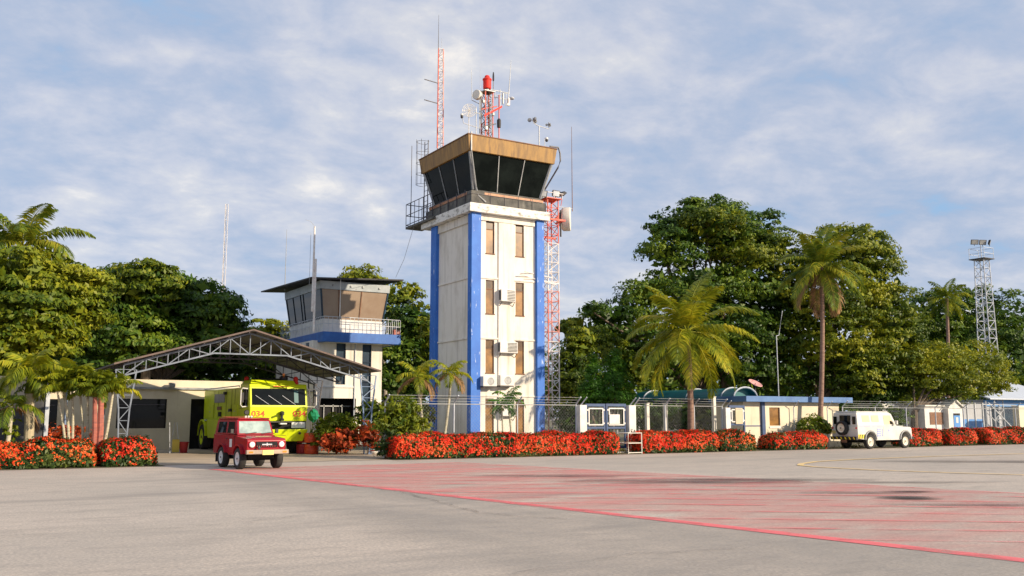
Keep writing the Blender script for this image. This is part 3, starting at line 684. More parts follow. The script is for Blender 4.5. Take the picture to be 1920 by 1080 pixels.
# right cross arms
mb = MB(); zz = PY(940, 172, yb_).z; xr = PY(953, 172, yb_).x
mb.tube((bc.x + .2, yb_, zz), (xr + .06, yb_, zz), .025); mb.tube((bc.x + .2, yb_, zz - .38), (xr - .1, yb_, zz - .38), .02)
mb.tube((xr - .15, yb_, zz), (xr - .15, yb_, zz - .75), .02); mb.tube((bc.x + .2, yb_, zz - .38), (xr, yb_, zz), .012); mb.tube((bc.x + .5, yb_, zz), (bc.x + .5, yb_, zz - .5), .016)
mb.path([(bc.x - .2, yb_, zz - 1.5), (bc.x - .75, yb_, zz - 1.45)], .022); mb.path([(bc.x - .45, yb_, zr1), (bc.x - .45, yb_, zz - .55)], .026)
mb.build('cross_arm', M['grey_metal'], bm_)
MB().lathe((xr + .02, yb_, zz - .72), 'z', [(.06, 0), (.08, .05), (.08, .4), (.05, .46)], 10).build('sensor_can', M['white_steel'], bm_)
MB().lathe((xr + .22, yb_, zz - .3), 'z', [(.13, 0), (.16, .05), (.1, .11), (.02, .14)], 12).build('sensor_can', M['pale_metal'], bm_)
a = PY(925, 170, yb_); MB().path([(a.x, yb_, a.z - .2), (a.x, yb_, PY(925, 136, yb_).z)], [.02, .02], 6).build('rod', M['dark_rail'], bm_)
MB().lathe((a.x, yb_, PY(925, 152, yb_).z), 'z', [(.03, 0), (.05, .05), (.05, .3), (.03, .5)], 8).build('lamp', M['black_metal'], bm_)
a = PY(955, 200, yb_); MB().path([(xr, yb_, zz - .4), (xr + .08, yb_, zz + .6), (xr + .18, yb_, PY(956, 113, yb_).z)], [.03, .024, .01], 6).build('whip_rod', M['grey_metal'], bm_)
a = PY(885, 200, yb_); MB().path([(a.x, yb_, PY(885, 188, yb_).z), (a.x - .05, yb_, PY(883, 128, yb_).z)], [.022, .008], 6).build('whip_rod', M['grey_metal'], bm_)
MB().path([(a.x, yb_, PY(885, 188, yb_).z), (a.x + .45, yb_, PY(885, 192, yb_).z)], .02, 6).build('bracket', M['dark_rail'], bm_)
a = PY(900, 190, yb_); MB().path([(a.x, yb_, PY(900, 190, yb_).z), (a.x, yb_, PY(899, 124, yb_).z)], [.014, .006], 5).build('whip_rod', M['pale_metal'], bm_)
for (u0_, v0_, u1_, v1_, r_, m_, n_) in ((902, 232, 902, 170, .035, 'black_metal', 'cable_run'), (922, 250, 922, 180, .022, 'pale_metal', 'cable_run'), (918, 195, 918, 240, .05, 'dark_rail', 'cable_run'), (903, 238, 930, 232, .03, 'dark_rail', 'clamp_bar'), (902, 205, 932, 199, .025, 'red_steel', 'clamp_bar'), (938, 205, 938, 168, .02, 'grey_metal', 'arm_post'), (943, 195, 943, 175, .05, 'grey_metal', 'sensor_can'), (893, 200, 893, 252, .022, 'grey_metal', 'side_pole')):
    p, q = PY(u0_, v0_, yb_ - .3), PY(u1_, v1_, yb_ - .3); MB().tube(p, q, r_, 6).build(n_, M[m_], bm_)
for (u_, v_, s_) in ((907, 190, .09), (925, 214, .08), (912, 240, .10), (952, 196, .07)):
    p = PY(u_, v_, yb_ - .32); MB().cbox(p, (s_ * 1.6, s_, s_ * 2)).build('equipment_box', M['grey_metal'], bm_, bevel=.01)
# yellowish drum antenna and grid dish, both clamped to the beacon mast: things of their own
a = PY(895, 178, yb_ - .1)
dd = thing('drum_antenna', 'small cream drum antenna left of the red beacon on the tower roof', 'antenna', tuple(a))
MB().lathe(a, Vector((-.9, -.4, .05)), [(.08, -.22), (.26, -.1), (.27, .1), (.25, .12)], 18).build('drum', M['drum_white'], dd)
MB().tube(a, a + Vector((.4, .1, 0)), .03).build('arm', M['grey_metal'], dd)
a = PY(880, 208, yb_ - .2)
gd = thing('grid_dish', 'round wire grid dish on a thin white pole left of the beacon mast', 'dish antenna', (a.x, a.y, zr1))
axd = Vector((-.45, -.85, .05)).normalized(); mb = MB()
s1 = axd.cross(Vector((0, 0, 1))).normalized(); s2 = axd.cross(s1)
for r in (.36, .28, .19, .1):
    mb.path([a + axd * (r * r * .6) + (s1 * math.cos(q) + s2 * math.sin(q)) * r for q in [2 * math.pi * k / 18 for k in range(19)]], .016, 4, cap=False)
for k in range(10):
    q = math.pi * 2 * k / 10; mb.path([a, a + axd * .03 + (s1 * math.cos(q) + s2 * math.sin(q)) * .2, a + axd * .078 + (s1 * math.cos(q) + s2 * math.sin(q)) * .36], .010, 4)
mb.build('grid_reflector', M['drum_white'], gd)
MB().path([a + axd * .02, a + axd * .35, a + axd * .38 - Vector((0, 0, .12))], .02).build('feed', M['drum_white'], gd)
MB().tube((a.x, a.y + .05, zr1), (a.x, a.y + .05, a.z + .1), .025).build('pole', M['white_plain'], gd)
a = PY(866, 218, yb_ - .2); mb = MB()
cmr = thing('dome_camera', 'small black and white dome camera on the arm left of the grid dish', 'camera', tuple(a))
MB().lathe(a, 'z', [(.02, -.12), (.07, -.08), (.075, .02), (.06, .04)], 12).build('dome', M['black_metal'], cmr)
MB().lathe(a, 'z', [(.08, .04), (.08, .12), (.03, .16)], 12).build('cap', M['white_plain'], cmr)
MB().path([a + Vector((0, 0, .1)), a + Vector((.1, 0, -.35)), a + Vector((1.1, .2, -.4))], .022).build('arm', M['pale_metal'], cmr)
# wind sensors
yw = 6.6; a = PY(1011, 268, yw); b = PY(1011, 236, yw)
ws = thing('wind_sensor_pole', 'slim pole with two cup wind sensors at the right of the tower roof', 'wind sensor', (a.x, yw, zr1))
MB().tube((a.x, yw, zr1), (a.x, yw, b.z), .03).build('pole', M['grey_metal'], ws)
xl, xr2 = PY(1000, 230, yw).x, PY(1029, 230, yw).x
MB().path([(xl, yw, b.z + .12), (a.x - .1, yw, b.z), (xr2, yw, b.z - .08), (xr2, yw, b.z + .08)], .02).build('cross_arm', M['grey_metal'], ws)
def cups(c, r, p):
    o = MB()
    for k in range(3):
        q = k * 2.094 + .4; cc = Vector(c) + Vector((math.cos(q), math.sin(q), 0)) * r
        o.lathe(cc, Vector((-math.sin(q), math.cos(q), 0)), [(.02, -r * .5), (r * .5, -r * .2), (r * .6, r * .2)], 10); o.tube(c, cc, .01)
    o.lathe(c, 'z', [(.03, -.1), (.05, 0), (.03, .14)], 10)
    return o.build('cup_sensor', M['grey_metal'], ws)
cups((xl, yw, b.z + .26), .2, ws); cups((xr2, yw, b.z + .16), .12, ws)
a = PY(1025, 262, 6.0)
cm2 = thing('dome_camera', 'small dome camera standing at the right front corner of the tower roof', 'camera', (a.x, 6.0, zr1))
MB().lathe(a, 'z', [(.02, -.12), (.08, -.08), (.08, .02)], 12).build('dome', M['black_metal'], cm2)
MB().lathe(a, 'z', [(.085, .02), (.085, .1), (.03, .14)], 12).build('cap', M['white_plain'], cm2)
MB().path([a + Vector((0, 0, .1)), a + Vector((0, .2, .12)), (a.x, a.y + .2, zr1)], .018).build('arm', M['pale_metal'], cm2)

# ------------------------------------------------------------------ floodlight lattice mast beside the tower
yn = 6.75; xn = PY(1028, 600, yn).x; wM = PY(1048, 600, yn).x - xn
cxm, cym = xn + wM / 2, yn + wM / 2
mast = thing('lattice_mast', 'red and white lattice mast with three floodlights standing at the right of the tall tower', 'lattice mast', (cxm, cym, 0))
Z = lambda v: PY(1028, v, yn).z
bands = [(0.0, Z(640), 'white_steel', 'pink_steel', 11), (Z(640), Z(545), 'pink_steel', 'red_steel', 5), (Z(545), Z(455), 'white_steel', 'white_steel', 5), (Z(455), Z(372), 'red_steel', 'red_steel', 5)]
for z0, z1, mm, ml, sg in bands:
    a, b, c = MB(), MB(), MB()
    lattice(b, c, cxm, cym, wM, wM, z0, z1, sg, .036, .02, legs=[a, b, b, b])
    o = b.build('mast_section', M[mm], mast); c.build('bracing', M[mm], o); a.build('near_leg', M[ml], o)
zp1 = Z(372)
mb = MB().box(cxm - .5, cxm + .5, cym - .5, cym + .5, zp1, zp1 + .05)
for c in ((-.5, -.5), (.5, -.5), (.5, .5), (-.5, .5)): mb.tube((cxm + c[0], cym + c[1], zp1), (cxm + c[0] * .9, cym + c[1] * .9, zp1 - .35), .02)
mb.build('platform', M['red_steel'], mast)
mb = MB()
for z in (zp1 + .3,): mb.path([(cxm - .55, cym - .55, z), (cxm + .55, cym - .55, z), (cxm + .55, cym + .55, z), (cxm - .55, cym + .55, z), (cxm - .55, cym - .55, z)], .02)
for c in ((-.5, -.5), (.5, -.5), (.5, .5), (-.5, .5), (0, -.5)): mb.tube((cxm + c[0], cym + c[1], zp1), (cxm + c[0], cym + c[1], zp1 + .3), .02)
mb.build('top_rail', M['white_steel'], mast)
a = PY(1018, 363, yn - .2); floodlight(mast, (a.x, yn - .2, a.z), R(-100), .35)
a = PY(1043, 363, yn - .2); floodlight(mast, (a.x, yn - .2, a.z), R(-88), .2)
a = PY(1054, 366, yn + .3); floodlight(mast, (a.x, yn + .3, a.z), R(15), .9)
# struts to the tower: red one and white one
mb = MB(); z = Z(418)
mb.box(PY(977, 412, 6.0).x, cxm + .3, 5.98, 6.05, z, z + .1).box(cxm + .2, cxm + .28, 6.06, yn + .1, z + .01, z + .08); mb.tube((PY(985, 412, 6.05).x, 6.02, z + .05), (cxm, yn, z + .5), .035); mb.box(TX1 + .17, cxm + .3, yn + .1, yn + .2, Z(445) - .04, Z(445) + .05)
mb.build('strut', M['red_steel'], mast)
mb = MB(); z = Z(530)
for dz, dx in ((0, 0), (.28, .3)): mb.tube((PY(975, 527, 6.1).x + dx, 6.10, z + .2 + dz * .6), (cxm, yn + .05, z + dz), .028)
mb.tube((PY(990, 527, 6.1).x, 6.10, z + .1), (cxm + .2, yn, z - .1), .022); mb.box(cxm - .35, cxm + .35, yn - .03, yn + .03, z - .03, z + .03)
mb.build('strut', M['white_steel'], mast)
# microwave drum dish
a = PY(1064, 411, yn + .2); dv = Vector((.80, -.60, 0)).normalized()
dr = thing('microwave_drum', 'large white microwave drum dish clamped to the right of the red lattice mast', 'dish antenna', tuple(a))
MB().lathe(a, dv, [(.16, -.62), (.2, -.58), (.62, -.28), (.66, -.22), (.66, .14), (.63, .17)], 40).build('drum', M['drum_white'], dr, smooth=True)
MB().tube(a - dv * .6, (cxm + wM / 2, a.y, a.z), .07, 8).build('mounting_arm', M['white_steel'], dr)
pa_ = PY(1048, 440, yn); MB().tube((pa_.x + .12, yn, pa_.z - .1), (pa_.x + .12, yn, a.z + .4), .05, 8).build('mounting_pole', M['black_metal'], dr)
MB().tube((pa_.x + .12, yn, a.z - .3), a - dv * .25 - Vector((0, 0, .5)), .03).build('stay', M['red_steel'], dr)
a2 = PY(1073, 388, yn + .2)
wp = thing('whip_antenna', 'long thin dark whip antenna rising just above the white microwave drum', 'antenna', tuple(a2))
MB().path([a2 - Vector((0, 0, .25)), (a2.x, a2.y, PY(1073, 238, yn + .2).z)], [.026, .012], 6).build('rod', M['rust'], wp)
MB().tube((a2.x, a2.y, a2.z - .1), (cxm + wM / 2, a2.y, a2.z - .1), .02).build('arm', M['pale_metal'], wp)

# ------------------------------------------------------------------ small control tower
BY = 19.9                       # front wall plane
st = thing('old_control_tower', 'low white control tower building with blue balcony band and grey cab behind the metal canopy', 'control tower', (-1.8, BY, 0))
X_ = lambda u, v=640, y=BY: PY(u, v, y).x
Zb = lambda v, u=640, y=BY: PY(u, v, y).z
x0, x1 = X_(586), X_(717); zs = Zb(641, 660)
ops = [(X_(631), X_(649), Zb(721, 640), zs - .02), (X_(680), X_(697), Zb(806, 690), zs - .02), (X_(602), X_(672), 0.0, Zb(747, 640))]
wall_front(MB(), x0, x1, 0, zs, BY, .22, [(ops[0]), (ops[1]), (ops[2])]) if False else None
ops = [(X_(631), X_(649), Zb(721, 640), zs - .02), (X_(680), X_(697), .25, zs - .02), (X_(602), X_(670), 0.0, Zb(747, 640))]
# the tall slit and the door overlap in x with nothing else
mb = MB()
xs_ = sorted(set([x0, x1] + [q for o in ops for q in o[:2]]))
wall_front(mb, x0, x1, 0, zs, BY, .22, ops)
yB = BY + 7.2
mb.box(x0, x0 + .22, BY + .22, yB, 0, zs).box(x1 - .22, x1, BY + .22, yB, 0, zs).box(x0 + .22, x1 - .22, yB - .22, yB, 0, zs)
mb.build('wall', M['white_wall'], st)
MB().box(X_(602), X_(668), BY - .05, BY - .003, Zb(727, 640), Zb(725, 640) + .03).build('ledge', M['white_plain'], st)
for i, o in enumerate(ops[:2]):
    w = MB().box(o[0], o[0] + .05, BY + .05, BY + .1, o[2], o[3]).box(o[1] - .05, o[1], BY + .05, BY + .1, o[2], o[3])
    for k in range(1, 5): z = o[2] + (o[3] - o[2]) * k / 5; w.box(o[0] + .05, o[1] - .05, BY + .05, BY + .1, z - .02, z + .02)
    w = w.build('window', M['navy_panel'], st)
    MB().box(o[0] + .02, o[1] - .02, BY + .12, BY + .14, o[2], o[3]).build('pane', M['navy_panel'], w)
o = ops[2]; dd_ = MB().box(o[0], o[1], BY + .9, BY + .95, 0, o[3]).build('garage_opening', M['dark_opening'], st)
mb = MB()
for k in range(1, 4): x = o[0] + (o[1] - o[0]) * k / 4; mb.box(x - .03, x + .03, BY + .8, BY + .86, 0, o[3] - .35)
mb.box(o[0], o[1], BY + .8, BY + .86, o[3] - .5, o[3] - .42); mb.build('frame', M['grey_metal'], dd_)
MB().tube((X_(666), BY - .05, 0.3), (X_(666), BY - .05, zs), .04).build('drain_pipe', M['pale_metal'], st)
MB().box(x0 - .006, x0 - .002, BY + .6, BY + 1.2, zs - 1.5, zs - .1).build('window', M['navy_panel'], st)
# balcony slab with blue band
ys = 19.0; zb0, zb1 = PY(605, 640, ys).z, PY(605, 621, ys).z
bx0, bx1 = PY(605, 630, ys).x, PY(752, 634, ys).x
MB().box(bx0, bx1, ys, ys + 8.8, zb0, zb1).build('balcony_slab', M['blue_band'], st, bevel=.02)
MB().box(bx0 + .3, bx1 - .3, ys + .3, ys + 8.5, zs, zb0 - .002).build('soffit', M['white_plain'], st)
# low white parapet + rail
cx0, cx1 = PY(605, 600, ys + .6).x, PY(717, 600, ys + .6).x; cy0 = ys + .6; cy1 = cy0 + 6.3
zc0 = zb1 + .002; zc1 = PY(605, 597, cy0).z
MB().box(cx0, cx1, cy0, cy1, zc0, zc1).build('cab_base', M['white_plain'], st)
mb = MB(); zr = zb1 + .93
for z in (zr, zb1 + .5): mb.path([(bx0 + .08, ys + 8.6, z), (bx0 + .08, ys + .08, z), (bx1 - .08, ys + .08, z), (bx1 - .08, ys + 3, z)], .022, 5)
x = bx0 + .08
while x <= bx1: mb.tube((x, ys + .08, zb1), (x, ys + .08, zr), .014, 4); x += .28
y = ys + .4
while y <= ys + 8.6: mb.tube((bx0 + .08, y, zb1), (bx0 + .08, y, zr), .014, 4); y += .3
y = ys + .3
while y <= ys + 3: mb.tube((bx1 - .08, y, zb1), (bx1 - .08, y, zr), .014, 4); y += .3
mb.build('railing', M['pale_metal'], st)
a = PY(742, 622, ys + .5); MB().box(a.x - .2, a.x + .2, ys + .3, ys + .6, zb1 + .002, zb1 + .35).build('planter', M['stem_red'], st)
# glazing
zg1 = PY(602, 541, cy0 - .25).z; e2 = .24
bot = [Vector((x, y, zc1)) for x, y in ((cx0, cy0), (cx1, cy0), (cx1, cy1), (cx0, cy1))]
top = [Vector((x, y, zg1)) for x, y in ((cx0 - e2, cy0 - e2), (cx1 + e2, cy0 - e2), (cx1 + e2, cy1 + e2), (cx0 - e2, cy1 + e2))]
for i in range(4):
    j = (i + 1) % 4; ins = lambda q, k: q + (Vector(((cx0 + cx1) / 2, (cy0 + cy1) / 2, q.z)) - q) * .02
    mm = M['blind_glass'] if i == 0 else M['dark_glass']
    MB().hexa([bot[i], bot[j], ins(bot[j], 0), ins(bot[i], 0)], [top[i], top[j], ins(top[j], 0), ins(top[i], 0)]).build('cab_window', mm, st)
for i, fr in ((0, (.26, .60)), (3, (.2, .42, .5, .78)), (1, (.5,)), (2, (.5,))):
    j = (i + 1) % 4; out = (top[i] + top[j] - bot[i] - bot[j]); out.z = 0; out.normalize(); out *= .02
    for f in fr: MB().path([bot[i].lerp(bot[j], f) + out, top[i].lerp(top[j], f) + out], .035, 4).build('mullion', M['navy_panel'] if i == 3 else M['rust'], st)
for i in range(4): MB().path([bot[i], top[i]], .06, 6).build('corner_post', M['navy_panel'], st)
# a blind half way behind the left glazing
zf1 = PY(602, 525, cy0 - .4).z; e3 = .32
def rc2(e_, z): return [Vector((x, y, z)) for x, y in ((cx0 - e_, cy0 - e_), (cx1 + e_, cy0 - e_), (cx1 + e_, cy1 + e_), (cx0 - e_, cy1 + e_))]
MB().hexa(rc2(e3, zg1 + .002), rc2(e3 + .03, zf1)).build('fascia', M['small_fascia'], st, bevel=.015)
for x in (.12, .42, .62, .9): MB().lathe((cx0 + (cx1 - cx0) * x, cy0 - e3 - .03, (zg1 + zf1) / 2), (0, -1, 0), [(.07, 0), (.06, .04), (.01, .05)], 10).build('lamp', M['grey_metal'], st)
rA, rB, rD = PY(583, 519, cy0 - .9), PY(757, 524, cy0 - .9), PX(489, 546, PY(583, 519, cy0 - .9).x)
bk = rD - rA
MB().hexa([rA - Vector((0, 0, .08)), rB - Vector((0, 0, .08)), rB + bk - Vector((0, 0, .08)), rD - Vector((0, 0, .08))], [rA, rB, rB + bk, rD]).build('roof', M['black_roof'], st)
# antennas around it
yp = ys - .3
pm = thing('pole_antenna', 'thick white pole antenna standing on the balcony in front of the old control tower', 'antenna', tuple(PY(588, 620, yp)))
a = PY(588, 622, yp); zt2 = PY(583, 424, yp).z
MB().path([a, (a.x, a.y, a.z + 4.4)], .07, 8).build('pole', M['white_steel'], pm)
MB().path([(a.x - .12, a.y, a.z + 1.2), (a.x - .12, a.y, zt2)], [.07, .055], 8).build('mast_tube', M['white_steel'], pm)
MB().path([(a.x - .35, a.y, a.z + 2.8), (a.x - .35, a.y, zt2 - .4)], .012, 4).build('wire', M['grey_metal'], pm)
MB().path([(a.x - .12, a.y, zt2), (a.x - .4, a.y, zt2 + .3), (a.x - .7, a.y, zt2 + .35)], .01, 4).build('wire_tip', M['grey_metal'], pm)
whip('whip_antenna', 'thin grey whip antenna behind the left end of the old control tower roof', 534, 545, 430, ys + 7, M['grey_metal'], .028)
whip('whip_antenna', 'thin white whip antenna in front of the old control tower cab windows', 637, 598, 513, ys - .1, M['white_plain'], .032)

# ------------------------------------------------------------------ cream building behind the canopy
CY = 17.6
cb = thing('cream_building', 'low flat-roofed cream building behind the metal canopy', 'building', (PY(90, 780, CY).x, CY, 0))
xq = lambda u: PY(u, 780, CY).x
zw = lambda v, u=300: PY(u, v, CY).z
ops = [(xq(218), xq(312), zw(803), zw(748)), (xq(88), xq(107), zw(803), zw(750)), (xq(357), xq(420), 0, zw(748, 370))]
mb = wall_front(MB(), xq(60), xq(590), 0, zw(730), CY, .25, ops)
mb.box(xq(60), xq(60) + .25, CY + .25, CY + 9, 0, zw(730)).box(xq(590) - .25, xq(590), CY + .25, CY + 1.8, 0, zw(730))
mb.build('wall', M['cream_wall'], cb)
MB().box(xq(60) - .1, xq(590), CY - .12, CY + 9, zw(730) + .002, zw(727) + .03).build('ledge', M['grey_metal'], cb)
MB().box(xq(60), xq(590), CY + .1, CY + 9, zw(727) + .032, zw(712)).build('roof', M['cream_wall'], cb)
for o in ops[:2]:
    w = MB().box(o[0], o[1], CY + .1, CY + .13, o[2], o[3]).build('window', M['dark_glass'], cb)
    MB().box(o[0] + .1, o[1] - .1, CY + .07, CY + .095, o[3] - .33, o[3] - .28).build('rail', M['dark_rail'], w)
MB().box(ops[2][0], ops[2][1], CY + .4, CY + .45, 0, ops[2][3]).build('doorway', M['dark_opening'], cb)
a = PY(322, 722, CY - .2); MB().box(a.x - .15, a.x + .15, CY - .4, CY - .13, a.z - .12, a.z + .12).build('wall_lamp', M['grey_metal'], cb)

# grey building at far left, its shade put into the dark wall colour
sy = 5.5; xe = PY(86, 780, sy).x; zt3 = PY(60, 712, sy).z
sb = thing('grey_building', 'flat-roofed grey building, shade painted into its wall, at the far left behind the flower hedge', 'building', (xe - 4, sy, 0))
MB().box(xe - 14, xe, sy, sy + 6, 0, zt3).build('wall', M['shade_painted_wall'], sb)
MB().box(xe - 14.1, xe + .1, sy - .1, sy + 6.1, zt3 + .002, zt3 + .12).build('roof', M['dark_concrete'], sb)
MB().box(xe - .04, xe + .1, sy - .06, sy - .002, 0, zt3 - .1).build('corner_trim', M['pale_metal'], sb)

# ------------------------------------------------------------------ metal canopy
KY0, KY1 = 6.2, 13.2
kl, kr_, kc = PY(232, 690, KY0).x, PY(690, 690, KY0).x, PY(470, 620, KY0).x
ze = PY(690, 692, KY0).z; zk = PY(470, 622, KY0).z
cn = thing('metal_canopy', 'open gabled steel truss canopy sheltering the yellow fire truck', 'canopy', (kc, KY0, 0))
ov = .45
zo = ze - ov * (zk - ze) / (kc - kl)
th = .05
MB().hexa([(kl - ov, KY0 - .45, zo), (kc, KY0 - .45, zk), (kc, KY1 + .6, zk), (kl - ov, KY1 + .6, zo)], [(kl - ov, KY0 - .45, zo + th), (kc, KY0 - .45, zk + th), (kc, KY1 + .6, zk + th), (kl - ov, KY1 + .6, zo + th)]).build('roof_sheet', M['roof_sheet'], cn)
MB().hexa([(kc, KY0 - .45, zk), (kr_ + ov, KY0 - .45, zo), (kr_ + ov, KY1 + .6, zo), (kc, KY1 + .6, zk)], [(kc, KY0 - .45, zk + th), (kr_ + ov, KY0 - .45, zo + th), (kr_ + ov, KY1 + .6, zo + th), (kc, KY1 + .6, zk + th)]).build('roof_sheet', M['roof_sheet'], cn)
MB().path([(kl - ov, KY0 - .47, zo + .03), (kc, KY0 - .47, zk + .05), (kr_ + ov, KY0 - .47, zo + .03)], .05, 4).build('edge_trim', M['edge_brown'], cn)
def truss(y, m, seg=9):
    mb = MB(); L = []
    for side, xe_ in ((-1, kl), (1, kr_)):
        T0, T1 = Vector((xe_, y, ze - .10)), Vector((kc, y, zk - .08))
        B0, B1 = Vector((xe_, y, ze - .55)), Vector((kc, y, zk - .95))
        xb = kc + (xe_ - kc) * .30; Bm = Vector((xb, y, zk - 1.0))
        mb.tube(T0, T1, .05, 4); mb.tube(B0, Bm, .045, 4)
        if side == -1: mb.tube(Bm, Vector((kc + (kr_ - kc) * .30, y, zk - 1.0)), .045, 4)
        n = 6; tp = [T0.lerp(T1, k / n) for k in range(n + 1)]
        def bpt(f):
            x = xe_ + (kc - xe_) * f
            if f < .70: return B0.lerp(Bm, f / .70)
            return Vector((x, y, zk - 1.0))
        for k in range(n):
            a, b = (tp[k], bpt((k + 1) / n)) if k % 2 else (bpt(k / n), tp[k + 1])
            mb.tube(a, b, .028, 4)
            mb.tube(tp[k], bpt(k / n), .025, 4)
            mb.tube(tp[k].lerp(tp[k + 1], .5), bpt((k + .5) / n), .018, 4)
    mb.tube((kc, y, zk - .08), (kc, y, zk - 1.0), .028, 4)
    return mb.build('truss', m, cn)
truss(KY0, M['grey_steel']); truss((KY0 + KY1) / 2, M['dark_rail']); truss(KY1, M['dark_rail'])
mb = MB()
for f in (.02, .2, .4, .6, .8, .97):
    for xe_ in (kl, kr_):
        x = xe_ + (kc - xe_) * f; z = ze + (zk - ze) * f - .03; mb.tube((x, KY0 - .4, z), (x, KY1 + .5, z), .03, 4)
mb.build('purlins', M['dark_rail'], cn)
def lat_post(x, y, zt_, m, w=.42, wt=.8):
    a = MB(); n = 7
    for s in (-1, 1):
        a.path([(x + s * w * .3, y, 0), (x + s * w * .5, y, zt_ * .55), (x + s * wt * .5, y, zt_)], .04, 4)
    for k in range(n):
        z0_, z1_ = zt_ * k / n, zt_ * (k + 1) / n
        def hw(z): return w * (.3 + .2 * min(z / (zt_ * .55), 1)) if z < zt_ * .55 else w * .5 + (wt - w) * .5 * (z / zt_ - .55) / .45
        s = 1 if k % 2 else -1; a.tube((x - s * hw(z0_), y, z0_), (x + s * hw(z1_), y, z1_), .022, 4)
        a.tube((x - hw(z1_), y, z1_), (x + hw(z1_), y, z1_), .018, 4)
    a.box(x - .2, x + .2, y - .2, y + .2, 0, .03)
    return a.build('post', m, cn)
for x, y, m in ((kl + .1, KY0, M['grey_steel']), (kr_ + .02, KY0, M['blue_steel']), (kl + .1, KY1, M['grey_steel']), (kr_ - .1, KY1, M['dark_rail'])):
    lat_post(x, y, ze - .3, m)
# two white pipes of another shed seen through the palms at the left
pr = thing('pipe_frame', 'white tubular beams of a second shed behind the palms left of the canopy', 'frame', (kl - 4, KY1, 0))
for v in ((701, 694), (715, 711)):
    a, b = PY(85, v[0], 9), PY(145, v[1], 9); MB().tube(a, b, .05).build('beam', M['white_plain'], pr)
for u in (87, 128): a = PY(u, 700, 9); MB().tube((a.x, 9, 0), (a.x, 9, a.z), .05).build('post', M['blue_steel'], pr)

# props under and beside the canopy
a = PY(584, 808, 9.6)
def drum(cx_, cy_, z, m, label, nm='steel_drum', r=.33, h=.44):
    t = thing(nm, label, 'drum', (cx_, cy_, z), 0, 'orange drums by the fire truck')
    MB().lathe((cx_, cy_, z), 'z', [(r * .95, 0), (r, .03), (r, h * .3), (r + .015, h * .33), (r, h * .36), (r, h * .66), (r + .015, h * .69), (r, h * .72), (r, h - .03), (r * .95, h), (r * .9, h - .02)], 28).build('shell', m, t, smooth=True)
    MB().lathe((cx_ + .1, cy_, z + h - .02), 'z', [(.05, 0), (.05, .03)], 10).build('bung', M['black_metal'], t)
g1 = PY(584, 845, 7.6); drum(g1.x, 7.6, .014, M['orange_drum'], 'bright orange short drum at the bottom of the stack beside the fire truck')
drum(g1.x - .02, 7.6, .014 + .52, M['orange_drum'], 'bright orange short drum on top of the stack beside the fire truck')
g2 = PY(569, 845, 8.3); drum(g2.x, 8.3, .014, M['red_dark'], 'dark red drum on the ground between the truck and the orange drums')
drum(g2.x + .02, 8.3, .014 + .5, M['red_dark'], 'dark red drum stacked behind the bright orange drums')
t = thing('dark_gap_block', 'black block standing in for the dark gap between the two bright orange drums', 'block', (g1.x, 7.6, .46)); MB().box(g1.x - .2, g1.x + .2, 7.42, 7.78, .46, .53).build('block', M['black_metal'], t)  # shade of the gap between the drums, built as a black block
a = PY(588, 780, 9.9)
gb = thing('green_bag', 'green cloth bundle hanging on the rear right canopy post', 'bag', (a.x, 9.9, a.z))
rr = random.Random(5); mb = MB()
mb.lathe(a, 'z', [(.04, .32), (.16, .27), (.25, .12), (.27, -.02), (.2, -.16), (.1, -.27), (.03, -.33)], 9); o = mb.build('bundle', M['green_cloth'], gb)
for v_ in o.data.vertices: v_.co += Vector((rr.uniform(-.04, .04), rr.uniform(-.04, .04), rr.uniform(-.03, .03)))
pole = thing('hose_pole', 'thin steel pole the green cloth bundle hangs on', 'pole', (a.x + .05, 10.0, 0))
MB().tube((a.x + .1, 10.25, 0), (a.x + .1, 10.25, a.z + 1.6), .04).build('pole', M['dark_rail'], pole); MB().tube((a.x + .1, 10.25, a.z + .3), (a.x, 9.9, a.z + .28), .02).build('hook', M['dark_rail'], pole)
a = PY(327, 842, 12.0)
sl = thing('folding_sign', 'yellow folding stand leaning open by the cream wall under the canopy', 'stand', (a.x, 12, 0))
h_ = PY(327, 792, 12).z
MB().box(a.x - .13, a.x + .2, 11.9, 11.93, .05, h_ * .45).build('panel', M['yellow_plastic'], sl)
MB().path([(a.x - .22, 12.1, 0), (a.x - .04, 12.0, h_), (a.x + .06, 12, h_), (a.x + .24, 12, 0)], .02, 5).path([(a.x - .26, 11.7, 0), (a.x - .3, 11.9, h_)], .02, 5).build('frame', M['pale_metal'], sl)
a = PY(344, 842, 12.0)
bk_ = thing('red_bin', 'red plastic bin on the concrete beside the yellow stand', 'bin', (a.x, 12, 0))
MB().lathe((a.x, 12, .014), 'z', [(.17, 0), (.22, .46), (.24, .47), (.24, .52), (.21, .52), (.2, .45)], 20).build('body', M['red_dark'], bk_, smooth=True)
MB().path([(a.x - .23, 12, .48), (a.x, 11.8, .38), (a.x + .23, 12, .48)], .012, 4).build('handle', M['black_metal'], bk_)

